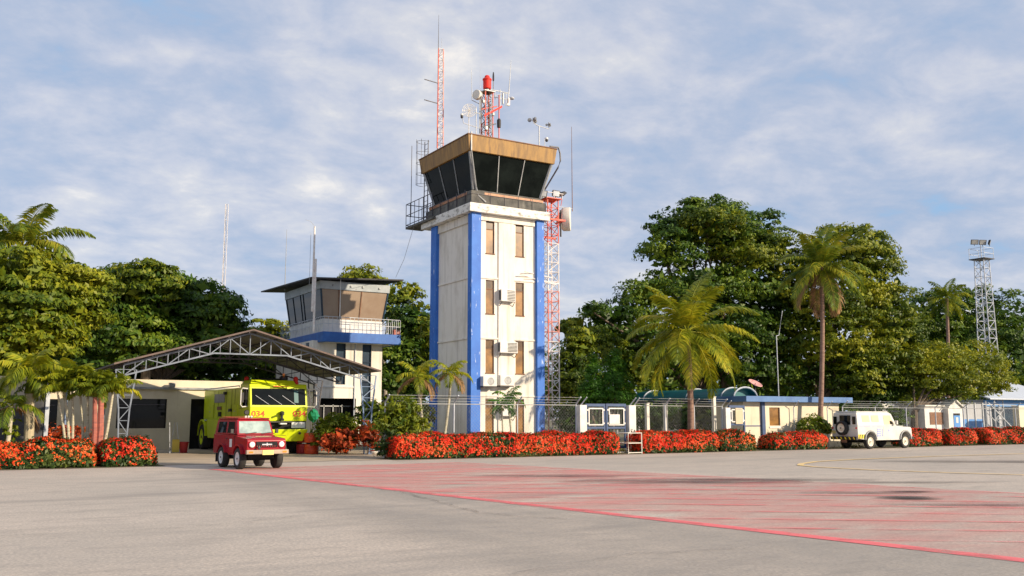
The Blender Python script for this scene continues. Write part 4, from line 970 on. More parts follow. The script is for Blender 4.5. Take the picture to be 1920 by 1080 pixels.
# ------------------------------------------------------------------ vehicles
def text_part(s, size, loc, rot, m, parent, ext=.004, bold=0.0, sx=1.0):
    cu = bpy.data.curves.new('number_marking', 'FONT'); cu.body = s; cu.size = size; cu.extrude = ext; cu.offset = bold
    cu.align_x = 'CENTER'; cu.align_y = 'CENTER'
    o = bpy.data.objects.new('tmp', cu); col.objects.link(o)
    dg = bpy.context.evaluated_depsgraph_get(); me = bpy.data.meshes.new_from_object(o.evaluated_get(dg))
    bpy.data.objects.remove(o)
    me.transform(Matrix.Translation(loc) @ Euler(rot).to_matrix().to_4x4() @ Matrix.Diagonal((sx, 1, 1, 1)))
    me.name = 'number_marking'
    return link_mesh('number_marking', me, m, parent)
def wheel(parent, c, r, w, rim, side=1, ax='x', name='wheel'):
    """local coordinates; side = direction of the outer face along the axis"""
    A = Vector((side, 0, 0)) if ax == 'x' else Vector((0, side, 0))
    t = MB().lathe(c, A, [(r * .62, -w / 2), (r * .93, -w / 2), (r, -w * .36), (r * 1.0, w * .36), (r * .93, w / 2), (r * .66, w / 2), (r * .64, w * .05)], 30).build(name, M['tyre'], parent, local=True, smooth=True)
    MB().lathe(c, A, [(r * .63, w * .1), (r * .63, w * .44), (r * .56, w * .40), (r * .45, w * .22), (r * .26, w * .26), (r * .22, w * .42), (.001, w * .44)], 24).build('rim', rim, t, local=True, smooth=True)
    MB().lathe(c, A, [(r * .1, w * .4), (r * .1, w * .5), (.001, w * .52)], 10).build('hub', M['black_metal'], t, local=True)
    return t

# --- yellow fire truck (front towards -y)
fx = (PY(468, 760, 8.0).x + PY(577, 760, 8.0).x) / 2
ft = thing('fire_truck', 'bright yellow airport fire truck numbered 034 parked under the metal canopy', 'fire truck', (fx, 8.0, .014))
W = 1.36
def L(mb, n, m, p=ft, **k): return mb.build(n, m, p, local=True, **k)
# front cab: side profile extruded over the width (y,z)
cab = [(.0, 1.50), (-.02, 2.15), (.16, 3.05), (.22, 3.22), (1.7, 3.24), (1.7, 1.0), (.35, 1.0), (.35, 1.50)]
cabo = L(MB().prism([(p[0], p[1]) for p in cab], 'x', -W, W), 'cab', M['lime'], bevel=.04)
L(MB().hexa([(-W + .02, .12, 3.22), (W - .55, .12, 3.22), (W - .55, 1.6, 3.22), (-W + .02, 1.6, 3.22)], [(-W + .10, .30, 3.40), (W - .62, .30, 3.40), (W - .62, 1.5, 3.40), (-W + .10, 1.5, 3.40)]), 'roof_box', M['lime'], bevel=.03)
# windshield on the sloped face
def onface(x, z, off=.0):
    y = -.02 + (z - 2.15) * .2 if z > 2.15 else -.0
    return Vector((x, y - off, z))
ws_ = L(MB().hexa([onface(-W + .10, 2.24, .012), onface(W - .10, 2.24, .012), onface(W - .10, 2.24, -.03), onface(-W + .10, 2.24, -.03)], [onface(-W + .10, 3.0, .012), onface(W - .10, 3.0, .012), onface(W - .10, 3.0, -.03), onface(-W + .10, 3.0, -.03)]), 'windshield', M['dark_glass'])
L(MB().quad(onface(.72, 2.36, .018), onface(.92, 2.34, .018), onface(.92, 2.9, .018), onface(.72, 2.92, .018)), 'painted_reflection', M['teal'], ws_)  # teal quad painted on the glass as a reflection
for x in (-1.1, -.5, .15): L(MB().tube(onface(x, 2.68, .04), onface(x + .62, 2.26, .04), .014, 4), 'wiper', M['pale_metal'])
for s in (-.72, .72): text_part('034', .36, (s + (-.25 if s < 0 else .25), -.018, 1.83), (R(90), 0, 0), M['red_text'], ft, .006, .008, 1.15)
L(MB().box(-.3, .45, -.02, .0, 3.09, 3.13), 'lettering_strip', M['red_text'])
# grille band, headlamps, bumper
L(MB().box(-W + .03, W - .03, .06, .36, 1.16, 1.496), 'grille', M['dark_opening'])
for s in (-1, 1):
    L(MB().box(*(sorted((s * (W - .08), s * (W - .75)))), -.02, .058, 1.18, 1.46), 'headlight', M['headlight'], bevel=.02)
L(MB().hexa([(-W + .25, -.18, .58), (W - .25, -.18, .58), (W - .1, .45, .58), (-W + .1, .45, .58)], [(-W + .05, -.36, 1.13), (W - .05, -.36, 1.13), (W, .45, 1.13), (-W, .45, 1.13)]), 'bumper', M['lime'], bevel=.03)
for x in (-.9, .9): L(MB().lathe((x, -.33, .95), (0, -1, 0), [(.06, 0), (.06, .05), (.03, .06)], 12), 'tow_eye', M['black_metal'])
tr = L(MB().lathe((.10, -.14, 1.52), 'z', [(.1, 0), (.12, .08), (.06, .12), (.06, .24), (.11, .28), (.11, .40), (.05, .44)], 12), 'bumper_turret', M['black_metal'])
L(MB().tube((.10, -.14, 1.86), (.02, -.5, 1.9), .045, 8), 'nozzle', M['black_metal'], tr)
L(MB().box(-.5, .62, -.16, -.02, 1.44, 1.50), 'winch_plate', M['black_metal'])
L(MB().box(-.02, .28, -.36, -.1, 1.36, 1.42), 'number_plate', M['headlight'])
# body behind the cab: long box with raised engine cover
L(MB().box(-W + .04, W - .04, 1.72, 9.0, 1.58, 3.08), 'body', M['lime'], bevel=.04)
sk = MB()
for s in (-1, 1):
    xo = s * (W + .06); xi = s * (W - .35)
    q = lambda z, k: [(min(xo * k, xi), 2.0, z), (max(xo * k, xi), 2.0, z), (max(xo * k, xi), 7.7, z), (min(xo * k, xi), 7.7, z)]
    sk.hexa(q(.62, .97), q(1.575, 1.03))
L(sk, 'skirt', M['lime'], bevel=.03)
L(MB().box(-W - .03, W + .03, 1.74, 9.4, 1.50, 1.56), 'belt_rail', M['pale_metal'])
L(MB().box(-.6, .6, 1.0, 9.0, .55, 1.2), 'chassis', M['underbody'])
L(MB().box(-W - .005, -W + .03, 4.6, 6.6, 2.42, 2.85), 'side_grille', M['grey_metal'])
L(MB().box(-W - .006, -W + .03, 5.2, 6.0, 2.05, 2.22), 'louvre', M['rust'])
L(MB().box(-W - .004, -W + .03, 5.2, 5.7, 1.72, 1.95), 'label_plate', M['underbody'])
for y, z in ((3.2, 1.95), (4.3, 1.0), (4.3, 2.8)): L(MB().box(-W - .09, -W - .05 + .1, y, y + .25, z, z + .14), 'latch', M['black_metal'])
for y in (2.7, 4.3, 6.7): L(MB().box(-W + .03, -W + .036, y, y + .03, 1.62, 3.02), 'panel_seam', M['underbody'])
for y in (3.3, 5.9): L(MB().box(-W + .03, -W + .036, y, y + .025, 1.62, 3.02), 'panel_seam', M['underbody'])
for y0_, y1_ in ((2.2, 3.1), (3.35, 4.2), (6.8, 8.2)):
    lk = L(MB().box(-W + .012, -W + .038, y0_, y1_, 1.68, 2.3), 'locker_door', M['lime'], bevel=.012)
    L(MB().box(-W - .01, -W + .01, (y0_ + y1_) / 2 - .08, (y0_ + y1_) / 2 + .08, 1.95, 1.99), 'handle', M['pale_metal'], lk)
L(MB().tube((-W - .02, 1.8, 3.16), (-W - .02, 8.8, 3.16), .025).tube((-W - .02, 1.8, 3.09), (-W - .02, 1.8, 3.16), .02).tube((-W - .02, 8.8, 3.08), (-W - .02, 8.8, 3.16), .02), 'roof_rail', M['pale_metal'])
for k in range(4): L(MB().tube((-W - .04, 1.55, 1.1 - k * .0 + k * .5), (-W - .04, 1.3, 1.1 + k * .5), .014), 'step', M['black_metal']) if k < 3 else None
L(MB().box(-W + .03, W - .03, .0, .02, 2.14, 2.18), 'cowl_seam', M['underbody'])
# cab side window and door
for s in (-1, 1):
    L(MB().box(*(sorted((s * (W + .004), s * (W - .03)))), .35, 1.25, 2.15, 3.0), 'side_window', M['dark_glass'])
    L(MB().box(*(sorted((s * (W + .006), s * (W - .03)))), .62, .66, 2.15, 3.0), 'window_bar', M['pale_metal'])
    mr = L(MB().path([(s * W, .30, 2.98), (s * (W + .34), .05, 3.0), (s * (W + .42), .0, 2.9), (s * (W + .42), .0, 2.25), (s * (W + .34), .05, 2.15), (s * W, .30, 2.18)], .028, 5), 'mirror_arm', M['white_plain'])
    L(MB().box(s * (W + .36) - .07, s * (W + .36) + .07, -.02, .03, 2.35, 2.8), 'mirror', M['black_metal'], mr)
for k in range(3): L(MB().lathe((-W - .18 + .13 * k, -.02, 1.70), (0, -1, 0), [(.04, 0), (.06, .04), (.05, .08)], 12), 'side_lamp', M['headlight'])
L(MB().lathe((-W - .12, .1, 1.9), (0, -1, 0), [(.09, 0), (.12, .04), (.1, .1)], 12), 'horn', M['black_metal'])
for (x, y) in ((-W + .25, 1.6), (W - .45, .5)):
    L(MB().lathe((x, y, 3.23), 'z', [(.14, 0), (.14, .10), (.11, .12), (.11, .3), (.06, .36)], 16), 'beacon_lamp', M['red_lamp'])
L(MB().box(-.9, .5, .8, 1.3, 3.40, 3.50), 'light_bar', M['dark_opening'])
g_ = L(MB().lathe((.45, .9, 3.24), 'z', [(.12, 0), (.12, .18), (.2, .2), (.2, .34), (.1, .4)], 14), 'roof_monitor', M['black_metal'])
L(MB().tube((.45, .9, 3.58), (.2, .1, 3.66), .06, 8), 'nozzle', M['amber_lamp'], g_)
for (x, y, s) in ((-W + .16, 1.35, -1), (W - .16, 1.35, 1), (-W + .1, 8.75, -1), (W - .1, 8.75, 1)):
    wheel(ft, (x, y, .66), .66, .42, M['lime'] if y > 5 else M['rim_white'], s)
for s in (-1, 1):
    for (yc,) in ((8.75,),):
        a0 = [(yc + .86 * math.cos(q), .72 + .86 * math.sin(q)) for q in [math.pi * k / 10 for k in range(11)]]
        a1 = [(yc + .78 * math.cos(q), .72 + .78 * math.sin(q)) for q in [math.pi * k / 10 for k in range(11)]][::-1]
        L(MB().prism(a0 + a1, 'x', *sorted((s * (W - .1), s * (W + .12)))), 'fender', M['lime'])

# --- small red jeep (front towards -y)
jg = GP(491, 880)
jeep = thing('red_jeep', 'small red hard-top off-road jeep with cream bumper on the red painted apron', 'jeep', (-11.92, -4.25, 0), R(5))
def J(mb, n, m, p=jeep, **k): return mb.build(n, m, p, local=True, **k)
hw = .66
prof = [(.06, .52), (.03, .94), (.08, 1.00), (1.00, 1.06), (1.02, 1.10), (3.28, 1.12), (3.33, .60), (3.30, .46), (2.72, .46), (2.68, .62), (2.55, .74), (2.25, .78), (1.98, .72), (1.84, .56), (1.80, .44), (1.16, .44), (1.12, .58), (1.00, .72), (.75, .77), (.45, .72), (.30, .58), (.28, .50)]
J(MB().prism(prof, 'x', -hw, hw), 'body', M['red_car'], bevel=.025)
# cabin with tumblehome
def lerpx(z): return hw - .01 - (z - 1.1) * .14
zt_, zb_ = 1.62, 1.105
cb_ = MB().hexa([(-lerpx(zb_), 1.03, zb_), (lerpx(zb_), 1.03, zb_), (lerpx(zb_), 3.26, zb_), (-lerpx(zb_), 3.26, zb_)], [(-lerpx(zt_), 1.28, zt_), (lerpx(zt_), 1.28, zt_), (lerpx(zt_), 3.18, zt_), (-lerpx(zt_), 3.18, zt_)])
cabin = J(cb_, 'cabin', M['red_car'], bevel=.04)
J(MB().box(-.555, .555, 1.24, 3.16, 1.622, 1.665), 'roof', M['red_car'], bevel=.02)
def wsp(x, z, o=.012): return Vector((x, 1.03 + (z - zb_) * (.25 / (zt_ - zb_)) - o, z))
J(MB().hexa([wsp(-.57, 1.16), wsp(.57, 1.16), wsp(.57, 1.16, -.01), wsp(-.57, 1.16, -.01)], [wsp(-.52, 1.56), wsp(.52, 1.56), wsp(.52, 1.56, -.01), wsp(-.52, 1.56, -.01)]), 'windshield', M['windshield'], bevel=.01)
for x in (-.35, .2): J(MB().tube(wsp(x, 1.15, .03), wsp(x + .38, 1.19, .03), .012, 4), 'wiper', M['black_metal'])
for s in (-1, 1):
    for (y0_, y1_, k_) in ((1.36, 1.98, 0), (2.12, 2.95, 0)):
        def sp(y, z, o): return Vector((s * (lerpx(z) + o), y, z))
        J(MB().hexa([sp(y0_ - (0.06 if y0_ < 2 else 0), 1.17, .006), sp(y1_, 1.17, .006), sp(y1_, 1.17, -.01), sp(y0_ - (0.06 if y0_ < 2 else 0), 1.17, -.01)], [sp(y0_ + .06, 1.54, .006), sp(y1_, 1.54, .006), sp(y1_, 1.54, -.01), sp(y0_ + .06, 1.54, -.01)]), 'side_window', M['dark_glass'])
    d = J(MB().prism([(1.22, .50), (1.22, 1.09), (2.03, 1.09), (2.03, .82), (1.90, .50)], 'x', *sorted((s * (hw + .002), s * (hw + .008)))), 'door', M['red_car'])
    J(MB().box(*sorted((s * (hw + .009), s * (hw + .03))), 1.88, 1.99, .96, .99), 'handle', M['black_metal'], d)
    J(MB().quad((s * (hw + .011), 1.42, .70), (s * (hw + .011), 1.66, .70), (s * (hw + .011), 1.66, .97), (s * (hw + .011), 1.42, .97)), 'door_badge', M['white_plain'], d)
    mi = J(MB().box(s * (hw + .12) - .05, s * (hw + .12) + .05, 1.12, 1.20, 1.16, 1.30), 'mirror', M['black_metal'], bevel=.01)
    J(MB().tube((s * hw, 1.2, 1.12), (s * (hw + .1), 1.16, 1.18), .012, 4), 'mirror_arm', M['black_metal'], mi)
    for (yc) in (.70, 2.73 - .48):
        yc = .72 if yc < 1 else 2.27
    for yc in (.72, 2.30):
        aa = [math.pi * (.09 + .82 * k / 10) for k in range(11)]
        oa = [(yc + .42 * math.cos(q), .40 + .42 * math.sin(q)) for q in aa]
        ob = [(yc + .37 * math.cos(q), .40 + .37 * math.sin(q)) for q in aa][::-1]
        J(MB().prism(oa + ob, 'x', *sorted((s * (hw - .02), s * (hw + .09)))), 'fender_flare', M['red_car'])
for (x, y, s) in ((-.63, .72, -1), (.63, .72, 1), (-.63, 2.30, -1), (.63, 2.30, 1)):
    wheel(jeep, (x, y, .345), .345, .21, M['rim_white'], s)
J(MB().box(-.45, .45, .5, 3.1, .34, .52), 'chassis', M['underbody'])
J(MB().box(-.5, .5, .66, .78, .28, .40).box(-.5, .5, 2.24, 2.36, .28, .40), 'axle', M['underbody'])
gr = J(MB().box(-.36, .36, .005, .05, .72, .90), 'grille', M['dark_opening'], bevel=.01)
J(MB().box(-.17, .17, -.006, .004, .79, .83).box(-.02, .02, -.008, .003, .77, .86), 'badge_bar', M['pale_metal'], gr)
mb = MB()
for k in range(9): mb.box(-.34 + k * .075, -.32 + k * .075, -.002, .004, .73, .775)
J(mb, 'slats', M['red_dark'], gr)
for s in (-1, 1):
    hl = J(MB().lathe((s * .50, .045, .81), (0, -1, 0), [(.115, 0), (.115, .03), (.1, .04)], 20), 'headlight', M['red_car'])
    J(MB().lathe((s * .50, .045, .81), (0, -1, 0), [(.095, .041), (.08, .06), (.04, .07), (.001, .072)], 20), 'lens', M['headlight'], hl)
bp = J(MB().box(-.72, .72, -.10, .0, .50, .64), 'bumper', M['bumper_cream'], bevel=.02)
J(MB().box(-.19, .19, -.118, -.103, .48, .63), 'number_plate', M['plate'])
J(MB().box(-.64, -.5, -.108, -.102, .54, .60).box(.5, .64, -.108, -.102, .54, .60), 'indicator', M['amber_lamp'], bp)
J(MB().hexa([(-.5, .12, 1.005), (.5, .12, 1.005), (.45, .9, 1.05), (-.45, .9, 1.05)], [(-.45, .16, 1.03), (.45, .16, 1.03), (.4, .88, 1.085), (-.4, .88, 1.085)]), 'hood', M['red_car'], bevel=.01)
J(MB().quad((-.28, .30, 1.052), (.28, .30, 1.052), (.22, .5, 1.064), (-.22, .5, 1.064)), 'hood_marking', M['plate'])
J(MB().box(-.5, -.2, 1.95, 2.05, 1.0, 1.30).box(.2, .5, 1.95, 2.05, 1.0, 1.30), 'seat', M['black_metal'])
for s in (-1, 1):
    J(MB().box(*sorted((s * (hw + .001), s * (hw + .004))), 1.20, 1.215, .50, 1.08).box(*sorted((s * (hw + .001), s * (hw + .004))), 2.04, 2.055, .84, 1.08), 'door_gap', M['underbody'])
    J(MB().box(*sorted((s * (hw + .001), s * (hw + .012))), .1, 3.2, 1.085, 1.10), 'drip_moulding', M['red_dark'])
J(MB().path([(-.50, 1.22, 1.66), (-.50, 3.1, 1.70), (.50, 3.1, 1.70), (.50, 1.22, 1.66)], .012, 4), 'roof_gutter', M['red_dark'])
J(MB().lathe((-.3, -.06, .70), (0, -1, 0), [(.05, 0), (.05, .04), (.02, .05)], 10), 'tow_hook', M['black_metal'])
for s in (-1, 1): J(MB().box(s * .66 - .1, s * .66 + .1, 2.72, 2.74, .18, .48), 'mud_flap', M['black_metal'])

# --- white long off-road wagon (front towards +x)
VX, VY = 21.0, -.25
dv_ = thing('white_off_road_wagon', 'white long off-road wagon with rear spare wheel and yellow hazard marks parked by the hedge', 'off-road car', (VX, VY, 0))
def D(mb, n, m, p=dv_, **k): return mb.build(n, m, p, local=True, **k)
vw = .86
def arch(xc, r, z0=.5, n=8): return [(xc + r * math.cos(q), z0 + (r) * math.sin(q)) for q in [math.pi * k / n for k in range(n + 1)]]
low = [(0.0, .62), (0.0, 1.22), (3.28, 1.22), (3.30, 1.20), (4.45, 1.16), (4.52, 1.08), (4.55, .62)]
under = [(4.42, .52)] + arch(3.95, .42, .50) + [(3.50, .46), (1.45, .46)] + arch(1.02, .42, .50) + [(.1, .55)]
D(MB().prism(low + under, 'y', -vw, vw), 'body', M['white_car'], bevel=.03)
up = [(0.02, 1.222), (0.06, 1.93), (.2, 1.97), (2.75, 1.97), (2.95, 1.88), (3.28, 1.222)]
def up_w(z): return vw - .01 - max(0, z - 1.22) * .13
vs = [(p[0], -up_w(p[1]), p[1]) for p in up] + [(p[0], up_w(p[1]), p[1]) for p in up]; n = len(up)
D(MB().add(vs, [tuple(range(n)), tuple(range(n, 2 * n))[::-1]] + [((i + 1) % n, i, i + n, (i + 1) % n + n) for i in range(n)]), 'cabin', M['white_car'], bevel=.03)
D(MB().box(.15, 2.75, -.70, .70, 1.972, 2.02), 'roof', M['white_car'], bevel=.02)
def sidep(x, z, o, s=-1): return Vector((x, s * (up_w(z) + o), z))
for s in (-1, 1):
    for (a, b, m_) in ((.45, 1.05, 'cream_car'), (1.22, 1.82, 'cream_car')):
        D(MB().hexa([sidep(a, 1.45, .010, s), sidep(b, 1.45, .010, s), sidep(b, 1.45, -.01, s), sidep(a, 1.45, -.01, s)], [sidep(a, 1.80, .010, s), sidep(b, 1.80, .010, s), sidep(b, 1.80, -.01, s), sidep(a, 1.80, -.01, s)]), 'side_window', M[m_], bevel=.02)
    D(MB().hexa([sidep(2.22, 1.30, .008, s), sidep(3.08, 1.30, .008, s), sidep(3.08, 1.30, -.01, s), sidep(2.22, 1.30, -.01, s)], [sidep(2.22, 1.80, .008, s), sidep(2.82, 1.80, .008, s), sidep(2.82, 1.80, -.01, s), sidep(2.22, 1.80, -.01, s)]), 'door_window', M['cream_car'])
    D(MB().hexa([sidep(2.72, 1.32, .012, s), sidep(2.95, 1.32, .012, s), sidep(2.95, 1.32, -.01, s), sidep(2.72, 1.32, -.01, s)], [sidep(2.72, 1.50, .012, s), sidep(2.88, 1.50, .012, s), sidep(2.88, 1.50, -.01, s), sidep(2.72, 1.50, -.01, s)]), 'mirror_glass', M['dark_glass'])
    dr_ = D(MB().box(2.12, 3.06, *sorted((s * (vw + .002), s * (vw + .008))), .56, 1.20), 'door', M['white_car'])
    D(MB().lathe((2.55, s * (vw + .009), .98), (0, s, 0), [(.07, 0), (.07, .004), (.001, .004)], 14), 'door_emblem', M['blue_mark'], dr_)
    D(MB().box(.1, 2.1, *sorted((s * (vw + .001), s * (vw + .006))), 1.205, 1.235), 'side_stripe', M['blue_mark'])
    mk = MB()
    for (x, z) in ((1.60, 1.02), (1.60, .90), (1.60, .78), (1.60, .66)): mk.box(x, x + .30, *sorted((s * (vw + .003), s * (vw + .009))), z, z + .07)
    mk.box(1.56, 1.59, *sorted((s * (vw + .003), s * (vw + .009))), .64, 1.10).box(1.99, 2.05, *sorted((s * (vw + .003), s * (vw + .009))), .66, 1.08)
    D(mk, 'side_lettering', M['blue_mark'])
    for xc in (1.02, 3.95):
        oa, ob = arch(xc, .50, .50, 10), arch(xc, .43, .50, 10)[::-1]
        D(MB().prism(oa + ob, 'y', *sorted((s * (vw - .02), s * (vw + .06)))), 'fender_flare', M['grey_metal'])
    D(MB().box(.02, .62, *sorted((s * (vw + .002), s * (vw + .01))), .56, .78), 'corner_marking', M['yellow_mark'])
    mk = MB()
    for k in range(3): mk.prism([(.08 + k * .18, .56), (.15 + k * .18, .56), (.21 + k * .18, .78), (.14 + k * .18, .78)], 'y', *sorted((s * (vw + .011), s * (vw + .014))))
    D(mk, 'corner_stripes', M['black_metal'])
    D(MB().box(3.0, 3.1, *sorted((s * (vw + .06), s * (vw + .22))), 1.30, 1.52), 'mirror', M['white_car'], bevel=.02)
for (x, s) in ((1.02, -1), (3.95, -1), (1.02, 1), (3.95, 1)):
    wheel(dv_, (x, s * .76, .385), .385, .22, M['rim_cream'], s, 'y')
# rear: door window, two slit windows, spare wheel, stripes
D(MB().box(-.012, .05, -.38, .30, 1.30, 1.80), 'rear_window', M['dark_glass'])
for y in (.62, -.62): D(MB().box(-.010, .05, y - .10, y + .10, 1.32, 1.74), 'rear_slit_window', M['dark_glass'], bevel=.02)
wheel(dv_, (-.14, .05, 1.12), .38, .24, M['rim_cream'], -1, 'x', 'spare_wheel')
D(MB().box(-.14, -.005, -.86, .86, .50, .66), 'rear_bumper', M['black_metal'])
mk = MB()
for k in range(6): y = -.78 + k * .28; mk.hexa([(-.146, y, .51), (-.142, y, .51), (-.142, y + .08, .51), (-.146, y + .08, .51)], [(-.146, y + .08, .65), (-.142, y + .08, .65), (-.142, y + .16, .65), (-.146, y + .16, .65)])
D(mk, 'bumper_stripes', M['yellow_mark'])
D(MB().box(-.02, -.004, .60, .84, .82, .98), 'number_plate', M['plate'])
for y in (-.78, .78): D(MB().lathe((0, y, 1.12), (-1, 0, 0), [(.045, 0), (.045, .03), (.02, .04)], 10), 'tail_lamp', M['red_lamp'])
D(MB().box(.3, 4.2, -.5, .5, .42, .60), 'chassis', M['underbody'])
D(MB().box(.96, 1.08, -.65, .65, .32, .44).box(3.89, 4.01, -.65, .65, .32, .44), 'axle', M['underbody'])
D(MB().box(4.56, 4.68, -.86, .86, .50, .64), 'front_bumper', M['black_metal'])
def wsd(y, z, o=.012): return Vector((3.28 - (z - 1.222) * .5 + o, y, z))
D(MB().hexa([wsd(-.72, 1.28), wsd(.72, 1.28), wsd(.72, 1.28, -.01), wsd(-.72, 1.28, -.01)], [wsd(-.66, 1.80), wsd(.66, 1.80), wsd(.66, 1.80, -.01), wsd(-.66, 1.80, -.01)]), 'windshield', M['dark_glass'])
D(MB().box(3.4, 4.3, -.5, .5, 1.19, 1.23), 'hood', M['white_car'], bevel=.02)
for s in (-.6, .6): D(MB().lathe((4.55, s, .95), (1, 0, 0), [(.1, 0), (.09, .03), (.04, .05)], 16), 'headlight', M['headlight'])
D(MB().box(-.16, -.0, -.12, .12, .34, .48), 'exhaust_box', M['rust'])

# ------------------------------------------------------------------ fence, gates, guardhouse
FY = 1.95
def fence(x0, x1, label, n, leanx=True):
    t = thing('chain_link_fence', label, 'fence', (x0, FY, 0), 0, 'chain-link fence runs behind the hedges')
    h = 2.3; k = max(1, round((x1 - x0) / n))
    for i in range(k + 1):
        x = x0 + (x1 - x0) * i / k
        MB().path([(x, FY, 0), (x, FY, h), (x, FY - .42, h + .34)], .035, 6).build('post', M['pale_metal'], t)
    mb = MB().tube((x0, FY, h - .03), (x1, FY, h - .03), .022, 5)
    for f in (.25, .6, .95): mb.tube((x0, FY - .42 * f, h + .34 * f), (x1, FY - .42 * f, h + .34 * f), .006, 3)
    mb.build('rail', M['grey_metal'], t)
    mb = MB(); s = .16; H = h - .12; x = x0 - H
    while x < x1:
        for sg in (0, 1):
            a0 = max(x, x0); b0 = min(x + H, x1)
            if b0 <= a0: continue
            za, zb2 = (a0 - x), (b0 - x)
            if sg: za, zb2 = H - za, H - zb2
            mb.add([(a0, FY + .03, za + .05 - .0022), (b0, FY + .03, zb2 + .05 - .0022), (b0, FY + .03, zb2 + .05 + .0022), (a0, FY + .03, za + .05 + .0022)], [(0, 1, 2, 3)])
        x += s
    mb.build('wire_mesh', M['grey_metal'], t)
FX = lambda u, v=780: PY(u, v, FY).x
fence(FX(722), FX(1080), 'chain-link fence run in front of the tall tower, behind the long red hedge', 3.0)
fence(FX(1190), FX(1354), 'chain-link fence run between the white-sign gate and the guardhouse', 2.2)
fence(FX(1580), FX(1900) + 6, 'chain-link fence run right of the guardhouse, behind the white wagon', 3.0)
def gate_post(u0, u1, label, z=2.28, arm=True):
    x0, x1 = FX(u0), FX(u1)
    t = thing('gate_post', label, 'post', ((x0 + x1) / 2, FY, 0), 0, 'white gate posts')
    MB().box(x0, x1, FY - .2, FY + .2, 0, z).build('pillar', M['white_plain'], t, bevel=.02)
    if arm: MB().tube(((x0 + x1) / 2, FY, z), ((x0 + x1) / 2 + .05, FY - .42, z + .36), .03).build('barbed_arm', M['pale_metal'], t)
gate_post(1083, 1096, 'white square post left of the blue double gate'); gate_post(1175, 1188, 'white square post right of the blue double gate')
gate_post(1356, 1365, 'white post at the left of the guardhouse gate', 2.2)
def gate_leaf(u0, u1, label, v0=757, v1=800, sign=None, z0=.2):
    x0, x1 = FX(u0), FX(u1); zt_ = PY((u0 + u1) / 2, v0, FY).z; zb_ = PY((u0 + u1) / 2, v1, FY).z
    t = thing('gate_leaf', label, 'gate', (x0, FY, 0), 0, 'blue framed gate leaves')
    mb = MB().box(x0, x0 + .09, FY - .04, FY + .04, z0, zt_).box(x1 - .09, x1, FY - .04, FY + .04, z0, zt_)
    mb.box(x0 + .09, x1 - .09, FY - .04, FY + .04, zt_ - .13, zt_).box(x0 + .09, x1 - .09, FY - .04, FY + .04, zb_ - .1, zb_).box(x0 + .09, x1 - .09, FY - .04, FY + .04, z0, z0 + .1)
    mb.build('frame', M['blue_frame'], t)
    a, b, c, d = x0 + .13, x1 - .13, zb_ + .06, zt_ - .2
    mb = MB().box(a, a + .06, FY - .07, FY - .045, c, d).box(b - .06, b, FY - .07, FY - .045, c, d).box(a + .06, b - .06, FY - .07, FY - .045, c, c + .06).box(a + .06, b - .06, FY - .07, FY - .045, d - .06, d)
    for k in (c + .1, d - .1): mb.box(a - .08, a, FY - .06, FY - .045, k - .04, k + .04).box(b, b + .08, FY - .06, FY - .045, k - .04, k + .04)
    mb.build('inner_frame', M['white_plain'], t)
    mb = MB()
    for k in range(1, 14): x = x0 + (x1 - x0) * k / 14; mb.box(x - .004, x + .004, FY - .003, FY + .003, z0 + .1, zt_ - .13)
    mb.build('wire_mesh', M['grey_metal'], t)
    return t
gate_leaf(1098, 1134, 'left leaf of the blue double gate with an empty white square frame')
gate_leaf(1136, 1173, 'right leaf of the blue double gate, behind the blank white sign')
a, b = PY(1143, 795, FY - .1), PY(1162, 777, FY - .1)
t = thing('blank_sign', 'blank white rectangular sign board hung on the right leaf of the blue gate', 'sign', (a.x, FY - .09, a.z))
MB().box(a.x, b.x, FY - .105, FY - .08, a.z, b.z).build('board', M['white_plain'], t, bevel=.005)
MB().tube((a.x + .1, FY - .07, b.z - .02), (a.x + .1, FY - .07, b.z + .1), .01, 4).tube((b.x - .1, FY - .07, b.z - .02), (b.x - .1, FY - .07, b.z + .1), .01, 4).build('hanger', M['grey_metal'], t)
gate_leaf(1367, 1396, 'single blue and white framed gate beside the guardhouse', 760, 794)
a, b = PY(1380, 795, FY - .1), PY(1392, 765, FY - .1)
t = thing('notice_panel', 'narrow cream notice panel on the single gate beside the guardhouse', 'sign', (a.x, FY - .09, a.z))
MB().box(a.x, b.x, FY - .105, FY - .08, a.z, b.z).build('board', M['cream_car'], t); MB().box(a.x + .05, b.x - .05, FY - .112, FY - .106, b.z - .08, b.z - .04).build('clip', M['grey_metal'], t)
for u, lb in ((1213, 'cream square bollard post behind the hedge, second fence bay from the gate'), (1247, 'cream post behind the hedge just left of the leaning coconut palm'), (1338, 'tall cream post behind the hedge at the canopy walkway')):
    p = PY(u, 757, 3.2)
    t = thing('cream_post', lb, 'post', (p.x, 3.2, 0), 0, 'cream posts behind the fence'); MB().box(p.x - .09, p.x + .09, 3.11, 3.29, 0, p.z + (.35 if u > 1300 else 0)).build('shaft', M['drum_white'], t, bevel=.01); MB().box(p.x - .11, p.x + .11, 3.09, 3.31, p.z + (.352 if u > 1300 else .002), p.z + (.40 if u > 1300 else .05)).build('cap', M['concrete_post'], t)

